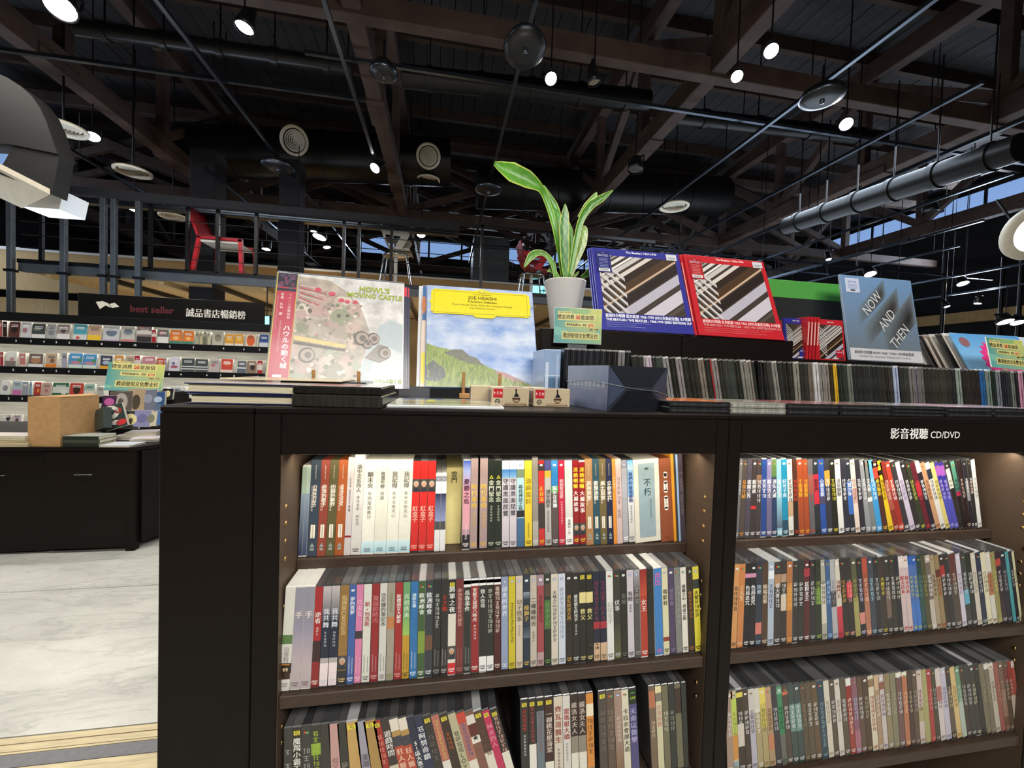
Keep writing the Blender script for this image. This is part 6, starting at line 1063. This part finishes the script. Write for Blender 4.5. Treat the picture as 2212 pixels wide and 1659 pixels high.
for r_i, lst in num.items():
    m = MB()
    for px, n_ in lst:
        X = W(px, 745 + 62 * r_i, 'y', BY - .036)[0]; m.text(n_, X - ox, SH[r_i] - .024, .022, 'f0f0f0', -.0375, mt='print_matte', bold=.03)
    o = m.build('rank_numbers', g); o['label'] = 'white rank numerals on the shelf edge'
# books, read off the photograph: left px, right px, top px, colours
def fb(px0, px1, ytop, row_i, c, bands='', word='book'):
    z = SH[row_i] + .001; Y = BY - .005; a = W(px0, ytop, 'y', Y); b = W(px1, ytop, 'y', Y); h = min(a[2] - z, .30); h = max(h, .10); w_ = b[0] - a[0] - .004
    t = MB(); t.box(0, w_, 0, .022 if w_ > .06 else .15, 0, h, 'print_matte', 'd8d4c8', bev=.002); o = t.build('book', M4=place(0, a[0], Y + .002, z, 6 if w_ > .06 else 0))
    m = MB(); m.q(.001, w_ - .001, .001, h - .001, c, -.0008, 'print_matte')
    for bb in bands.split(';'):
        if not bb: continue
        q = bb.split(','); 
        if len(q) == 3: m.q(.001, w_ - .001, h * (1 - float(q[2])), h * (1 - float(q[1])), q[0], -.0014, 'print_matte')
        else: m.ell(w_ * float(q[1]), h * (1 - float(q[2])), w_ * float(q[3]), w_ * float(q[4]) * 1.0, q[0], -.0018, mt='print_matte')
    for k in range(2): m.q(w_ * .2, w_ * .8, h * (.78 - .09 * k), h * (.82 - .09 * k), '555' if cname(c) in ('white', 'cream', 'pale grey', 'beige') else 'eee', -.0022, 'print_matte')
    m.build('cover_print', o)
    return o, c
R1 = [(0, 5, 692, 'a02028', ''), (6, 16, 694, '30181c', ''), (17, 42, 694, '58302c', '2a1c18,.5,.5,.3,.3'), (43, 66, 695, 'c8c8cc', 'a87880,.4,.5,.25,.3'), (67, 97, 698, '3c4644', 'dcdcd8,.68,1;7c8480,.4,.35,.3,.15'), (99, 120, 699, 'a4a8a8', '808488,.5,.55,.35,.35'), (121, 150, 700, '9c8c8c', 'd8d8d8,.6,1;50484a,.5,.35,.22,.3'), (157, 187, 699, '50a4b4', 'd0d0d0,.62,1;c85048,.35,.82,.15,.12'), (188, 218, 701, 'c8a890', 'e8c030,.62,1'), (222, 257, 703, 'c4c8cc', 'b89ab8,.85,1;6c788c,.5,.4,.35,.3'), (261, 290, 704, 'c0c0bc', 'c87878,.8,1;7c8c98,.5,.35,.35,.25'), (294, 327, 702, '8c7c7c', '2c2c2c,.62,1;d8d4cc,.3,.5;c88c98,.3,.12,.2,.15'), (328, 338, 712, 'a82430', 'e8d8d0,.3,.5'), (339, 364, 711, '6c6c68', 'dcdcd8,.5,1;b86c78,.4,.25,.3,.2'),
      (366, 393, 712, 'e07828', '3c8070,.75,1;f0b070,.5,.55,.25,.2'), (394, 419, 714, 'e07828', '3c8070,.75,1;f0b070,.5,.55,.25,.2'), (423, 430, 716, 'a8a88c', ''), (431, 438, 716, 'c0b890', ''), (440, 447, 717, '74745c', ''), (448, 455, 717, 'c4c0a4', ''), (458, 483, 716, 'b8b4a4', '8c8878,.5,.45,.3,.35'), (485, 505, 721, 'd8982c', 'e0d8c8,.75,1;e8b850,.5,.4,.3,.25'), (506, 526, 721, 'd8982c', 'e0d8c8,.75,1;e8b850,.5,.4,.3,.25'), (530, 553, 720, 'd8c8b0', 'd85c2c,.5,.5,.4,.6'), (554, 559, 722, 'd8d0c0', ''), (560, 580, 722, '2c4c8c', 'c8ccd4,.6,1')]
R2 = [(0, 8, 760, 'a02c38', ''), (10, 34, 759, 'd0d0cc', '7c7470,.6,1;b88c88,.6,.5,.2,.25'), (42, 56, 763, 'c47c78', 'd8d0c0,.8,1'), (60, 92, 763, '6c5c54', 'dcdcd8,.72,1;a87c5c,.5,.5,.35,.25'), (97, 122, 762, 'b8a088', 'd87c28,.72,1;7c5840,.6,.5,.2,.25'), (133, 146, 762, 'a8a8b8', ''), (147, 177, 762, '4890c4', 'c8d8d0,.72,1;b88498,.5,.6,.4,.15;4c8c54,.8,.45,.15,.15'), (178, 208, 764, '4890c4', 'c8d8d0,.72,1;b88498,.5,.6,.4,.15;4c8c54,.8,.45,.15,.15'), (215, 242, 767, '3c4458', 'e0a028,.72,1;a8b0c4,.5,.5,.3,.2'), (246, 266, 767, 'c88c3c', '4c3c5c,.6,1;e0c080,.5,.4,.3,.3'), (270, 290, 768, 'b8a48c', 'a04838,.5,.6,.3,.25'), (291, 303, 768, 'b02838', 'e8d0d0,.3,.6'), (306, 335, 769, 'c08088', ''), (337, 355, 773, 'b85038', '38241f,.6,1;d88858,.5,.5,.3,.3'), (356, 361, 773, '8c7c9c', ''), (364, 388, 771, 'c8c8d4', 'a05868,.5,.65,.35,.15;6c6c8c,.4,.4,.15,.2'), (391, 420, 773, '3c4648', 'd8dcd8,.55,.62;c8ccc8,.72,.8'), (421, 449, 775, '3c4648', 'd8dcd8,.55,.62;c8ccc8,.72,.8'), (452, 474, 775, 'b8acac', 'c04c48,.35,.45,.2,.1'), (477, 503, 775, 'c84434', 'e0c8c0,.75,1;e09078,.5,.3,.35,.2'), (512, 532, 779, '5c6470', 'e0e0e0,.5,.6'), (533, 554, 779, '8c7460', '2c2420,.6,.5,.25,.35'), (556, 568, 779, 'b82430', 'e8d8d0,.3,.7')]
R3 = [(0, 20, 822, 'd4d4d4', '8c8c94,.5,.5,.3,.4'), (25, 46, 822, 'a8b8c0', 'c070a8,.6,1'), (48, 62, 824, '98a0a8', ''), (64, 70, 824, '8cb0c8', ''), (72, 88, 825, 'a83428', 'c88c48,.6,.6,.2,.35'), (89, 110, 826, 'bc9c90', 'a87470,.5,.6,.2,.25'), (112, 148, 826, '2c6448', 'c8ccc4,.3,.75;d8d8d0,.7,.65,.2,.2'), (149, 180, 827, 'b84030', '3c241c,.5,.5,.25,.35'), (181, 204, 829, '98b8a8', 'd8d0c0,.5,.8'), (210, 225, 835, 'b8b8b0', ''), (318, 330, 832, 'e0c838', ''), (352, 364, 838, 'b02838', 'e8d0d0,.3,.6'), (366, 392, 836, 'b8bcc4', '3c84a8,.5,.3,.2,.15'), (394, 401, 836, 'd8d8d8', '')]
R4 = [(0, 24, 902, 'd0c8c4', '9c6c78,.5,.5;3c302c,.7,.4,.2,.3'), (26, 46, 903, 'c8b8c0', '5c4440,.5,.6,.2,.3'), (205, 225, 905, '705848', '')]
for r_i, (R_, nm) in enumerate(((R1, 'top'), (R2, 'second'), (R3, 'third'), (R4, 'fourth'))):
    n_ = len(R_)
    for k, (a, b, y, c, bd) in enumerate(R_):
        o, c = fb(a, b, y, r_i, c, bd)
        pos = 'leftmost' if k == 0 else (f'{ordn(k + 1)} from left' if k < n_ // 2 else ('rightmost' if k == n_ - 1 else f'{ordn(n_ - k)} from right'))
        tag(o, f"{cname(c)} {'cover' if b - a > 12 else 'spine'} book, {pos} on {nm} shelf of the far wall", 'book', f'books on the {nm} shelf of the far wall')
for z in (1.765, 1.48, 1.185, .89):
    area(((XLb + XRb) / 2, BY + .02, z - .0), (3.6, .03), 4.5, (1, .97, .9), (radians(20), 0, 0))
# header sign
p = [W(*q, 'y', 4.98) for q in ((168, 632), (570, 656), (562, 700), (158, 688))]
t = empty('header_sign', (p[0][0], 4.98, p[3][2]), label='dark header sign with white book emblem and white lettering over the book wall', cat='sign'); wS = p[1][0] - p[0][0]; hS = p[0][2] - p[3][2]
m = MB(); m.box(0, wS, 0, .04, 1.801 - p[3][2], hS, 'duct_metal', bev=.003); m.build('sign_board', t)
z = hS * .52
def bx(px): return W(px, 665, 'y', 4.98)[0] - p[0][0]
m = MB(); m.poly([(bx(207), z + .045), (bx(222), z + .055), (bx(234), z + .035), (bx(240), z - .01), (bx(228), z + .012), (bx(216), z - .03)], 'e0dcd0', -.001, 'print_matte'); m.poly([(bx(236), z + .03), (bx(248), z + .045), (bx(258), z + .005), (bx(250), z - .002), (bx(242), z - .012)], 'e0dcd0', -.001, 'print_matte'); m.build('book_emblem', t)
m = MB(); m.text('best seller', (bx(262) + bx(395)) / 2, z - .005, .075, '581c24', -.001, mt='print_matte', bold=.03, wmax=bx(395) - bx(262)); m.build('sign_lettering', t); m = MB(); m.text('誠品書店暢銷榜', (bx(402) + bx(530)) / 2, z - .02, .075, 'e4e0d8', -.001, mt='print_matte', bold=.02, wmax=bx(530) - bx(402)); m.build('sign_lettering', t)

# ================================================================== table with books
c = W(290, 1190, 'z', 0); TX, TY = c[0], c[1]; TH = .739
g = empty('display_table', (TX, TY, 0), label='black-brown table cabinet with an angled right end, books on top', cat='table')
def tp(name, b, mt='dark_veneer', bev=.002, M4=None): m = MB(); m.box(*b, mt, bev=bev, M4=M4); return m.build(name, g)
xm = W(95, 1190, 'y', TY)[0] - TX
tp('door', (xm + .004, -.055, .0, .02, .03, TH - .03)); tp('door', (xm - .75, xm - .002, .012, .03, .02, TH - .03)); tp('door', (xm - 1.5, xm - .752, .012, .03, .02, TH - .03))
tp('carcass', (xm - 1.5, -.01, .03, 1.2, .06, TH - .03), 'dark_veneer'); tp('corner_post', (-.055, .0, -.002, .05, 0, TH - .026))
M4 = Matrix.Rotation(radians(65), 4, 'Z'); tp('side_panel', (.045, 1.15, .0, .02, .05, TH - .03), 'dark_veneer', M4=M4)
m = MB(); v = M4 @ Vector((1.2, 0, 0)); pts = [(xm - 1.5, -.006), (.006, -.006), (v.x + .01, v.y), (v.x - .1, 1.3), (xm - 1.5, 1.3)]
vs = [(a, b, TH - .026) for a, b in pts] + [(a, b, TH) for a, b in pts]; m.raw(vs, [(4, 3, 2, 1, 0), (5, 6, 7, 8, 9)] + [(k, (k + 1) % 5, (k + 1) % 5 + 5, k + 5) for k in range(5)], 'dark_veneer'); m.build('table_top', g)
for px in (186, -2):
    X = W(px, 1013, 'y', TY)[0] - TX; m = MB(); m.tube([(X - .055, -.022, TH - .185), (X + .055, -.022, TH - .185)], .0045, 'chrome', n=8); m.tube([(X - .05, -.022, TH - .185), (X - .05, .004, TH - .185)], .004, 'chrome', n=6); m.tube([(X + .05, -.022, TH - .185), (X + .05, .004, TH - .185)], .004, 'chrome', n=6); m.build('handle', g)
# bevel the left edge of the first door: a seam
# kraft box
a0, a1, a2 = W(60, 964, 'z', TH), W(130, 965, 'z', TH), W(214, 952, 'z', TH); 
ha = W(60, 857, 'y', a0[1])[2] - TH
t = empty('cardboard_box', (a1[0], a1[1], TH), label='plain brown kraft cardboard box on the display table', cat='box')
d1 = np.array([a0[0] - a1[0], a0[1] - a1[1]]); d2 = np.array([a2[0] - a1[0], a2[1] - a1[1]]) * np.array([1, 1.0]); 
def extr(name, P2, h, mt, par, col='fff', z0=0, loc=None):
    m = MB(); n = len(P2); vs = [(q[0], q[1], z0) for q in P2] + [(q[0], q[1], z0 + h) for q in P2]; m.raw(vs, [tuple(range(n - 1, -1, -1)), tuple(range(n, 2 * n))] + [(k, (k + 1) % n, (k + 1) % n + n, k + n) for k in range(n)], mt, col); return m.build(name, par, loc=loc)
extr('carton', [(0, 0), tuple(d2), tuple(d2 + d1 + np.array([0, .2])), tuple(d1)], ha, 'kraft_card', t)
extr('top_flap', [(.004, .004), tuple(d2 * .98), tuple(d2 * .5 + d1 * .5 + np.array([0, .12])), (d1[0] * .5, d1[1] * .5 + .01)], .004, 'kraft_card', t, z0=ha + .001)
# book stacks on the table
def tb(px0, px1, py, n_, th, cols, lb, dep=.16, sp=False, yaw=0, y0=None, cat='book', grp=None):
    a = W(px0, py, 'z', TH + .002); b = W(px1, py, 'z', TH + .002); z = TH + .001
    for k in range(n_):
        w_ = b[0] - a[0] + RND.uniform(-.008, .006); col = cols[k % len(cols)]
        lev = ['lowest', 'second', 'third', 'fourth', 'fifth', 'sixth', 'seventh'][k] if k < n_ - 1 else 'topmost'
        t = empty('book', (a[0] + w_ / 2, a[1] + .004, z), (0, 0, radians(yaw + RND.uniform(-2, 2))), f'{cname(col)} book lying {lev} {lb}' if n_ > 1 else f'{cname(col)} book lying {lb}', cat, grp or lb)
        m = MB(); m.box(-w_ / 2 + .003, w_ / 2 - .003, .002, dep - .002, .0015, th - .0015, 'page_edge'); m.build('page_block', t)
        for zz in (0, th - .0015): m = MB(); m.box(-w_ / 2, w_ / 2, 0, dep, zz, zz + .0014, 'print_gloss', col); m.build('cover_board', t)
        if sp: m = MB(); m.box(-w_ / 2, w_ / 2, -.001, .002, .0005, th - .0005, 'print_gloss', '20281f' if k != 1 else '3a4036'); m.build('spine', t)
        if k == n_ - 1: m = MB(); m.face([(-w_ * .35, dep * .2, th + .0004), (w_ * .3, dep * .2, th + .0004), (w_ * .3, dep * .75, th + .0004), (-w_ * .35, dep * .75, th + .0004)], 'print_gloss', cols[-1]); m.build('cover_print', t)
        z += th + .0006
tb(134, 214, 965, 3, .024, ['3c4238', '2c322a', 'a8b0a8'], 'in the dark stack right of the cardboard box', sp=True)
tb(-60, 57, 965, 5, .014, ['c8a878', 'd0b888', 'c0a070', 'd8c8a0', 'e0d8d0'], 'in the pale stack left of the cardboard box')
tb(212, 280, 966, 1, .012, ['c8ccd8'], 'at the table corner, front')
tb(282, 340, 955, 2, .012, ['3c4c7c', 'd0c8cc'], 'in the low stack by the table corner', yaw=20)
a = TH; 
def tb2(x, y, w_, d_, n_, th, cols, lb, yaw=0):
    z = TH + .001
    for k in range(n_):
        col = cols[k % len(cols)]; lev = ['lowest', 'second', 'third', 'fourth', 'fifth'][k] if k < n_ - 1 else 'topmost'
        t = empty('book', (x, y, z), (0, 0, radians(yaw + RND.uniform(-2, 2))), f'{cname(col)} book lying {lev} {lb}', 'book', lb); m = MB(); m.box(-w_ / 2 + .003, w_ / 2 - .003, .002, d_ - .002, .0015, th - .0015, 'page_edge'); m.build('page_block', t)
        for zz in (0, th - .0015): m = MB(); m.box(-w_ / 2, w_ / 2, 0, d_, zz, zz + .0014, 'print_gloss', col); m.build('cover_board', t)
        z += th + .0006
p = W(300, 950, 'z', TH); tb2(p[0], p[1] + .02, .19, .16, 4, .013, ['d8d4d8', 'c8ccd8', 'e0dcd8'], 'in the pale stack behind the corner stack', 15)
p = W(245, 955, 'z', TH); tb2(p[0], p[1] + .08, .16, .15, 2, .014, ['c4c8d0', 'd4d0cc'], 'in the pale stack left of the corner')
# standing books and the black ledge with a card
def up(px, py, w_, h_, c, lb, lean=12, yaw=0, roll=0, Y=None, band='', th=.02):
    p = W(px, py, 'y', Y); m = MB(); m.box(0, w_, 0, th, 0, h_, 'print_matte', c if th > .03 else 'c8c0b0', bev=.001); o = m.build('book', M4=place(0, p[0], Y, p[2], lean, yaw, roll)); tag(o, lb, 'book', 'books standing on the table display')
    m = MB(); m.q(.001, w_ - .001, .001, h_ - .001, c, -.0006, 'print_gloss')
    for bb in band.split(';'):
        if bb: q = bb.split(','); m.ell(w_ * float(q[1]), h_ * (1 - float(q[2])), w_ * float(q[3]), w_ * float(q[4]), q[0], -.001, n=14)
    m.build('cover_print', o)
YS = 3.75
bpz = W(280, 895, 'y', YS + .05)[2]
t = empty('display_step', (W(212, 900, 'y', YS)[0], YS + .03, TH), label='black stepped display on the table behind the standing books', cat='stand'); wS = W(352, 900, 'y', YS)[0] - W(212, 900, 'y', YS)[0]
zt_ = W(280, 845, 'y', YS + .12)[2]
m = MB(); m.box(0, wS, .0, .22, 0, bpz - TH - .012, 'black_plastic', bev=.003); m.build('lower_step', t); m = MB(); m.box(-.02, wS + .01, .10, .30, bpz - TH - .0115, zt_ - TH, 'black_plastic', bev=.003); m.build('upper_step', t)
up(216, 893, .10, .145, '402848', 'purple book with pink panel, leftmost on the step', Y=YS, band='b85c98,.5,.35,.35,.3')
up(233, 893, .165, .175, '5c5450', 'grey-brown book with a pale figure on the step', Y=YS + .002, roll=-4, band='a8a098,.5,.5,.3,.45;5c5450,.5,.5,.12,.2')
up(272, 893, .125, .20, 'a89478', 'tan book with a dark tree on the step', Y=YS + .004, roll=-3, band='4c4438,.5,.55,.25,.5')
up(299, 891, .125, .185, '6c7080', 'slate book right of the tan one on the step', Y=YS + .006, roll=-4, band='8c90a4,.5,.4,.25,.3')
up(325, 889, .10, .16, '34507c', 'blue book rightmost on the step', Y=YS + .008, roll=-5, band='a8b8cc,.5,.4,.3,.25;5c6c84,.5,.8,.3,.3')
YT = 3.5
up(205, 932, .10, .16, '283430', 'dark green thick book spine leaning on the display', Y=YT - .05, yaw=-30, roll=-22, lean=10, th=.05)
up(228, 932, .15, .18, '34403c', 'dark book with white and red flowers leaning on the display', Y=YT, roll=-20, lean=10, band='d8d4c8,.4,.3,.4,.35;4c5450,.4,.28,.22,.15;a83c34,.75,.3,.15,.15;e8e0d8,.5,.75,.2,.12;c83838,.75,.8,.25,.15')
up(258, 925, .125, .135, '2c3034', 'black book with a round moon picture, front row of the display', Y=YT + .06, band='d8cc98,.5,.5,.36,.36;3c3830,.55,.6,.12,.2')
up(286, 922, .115, .13, '8484a8', 'lavender book, front row of the display', Y=YT + .062, band='6c6c94,.5,.5,.3,.3')
up(310, 920, .085, .115, 'c0b8a0', 'cream book with an oval picture, front row of the display', Y=YT + .064, band='7c7c68,.5,.5,.3,.4')
up(329, 918, .075, .115, '4c6c9c', 'blue book, rightmost in the front row of the display', Y=YT + .066)
up(349, 862, .08, .09, '1c2028', 'small black book with a cream oval beside the table display', Y=YS + .10, band='d8c890,.5,.5,.25,.35')
q_ = W(224, 838, 'y', YS + .16); promo('green promotion card standing on the table display', place(0, q_[0], YS + .16, zt_ + .001, 14, 12, 2), .385, .245)
# tidy: remove the scratch lettering curve
bpy.data.objects.remove(_to, do_unlink=True)
for o in list(S.objects):
    if o.type == 'LIGHT': pass
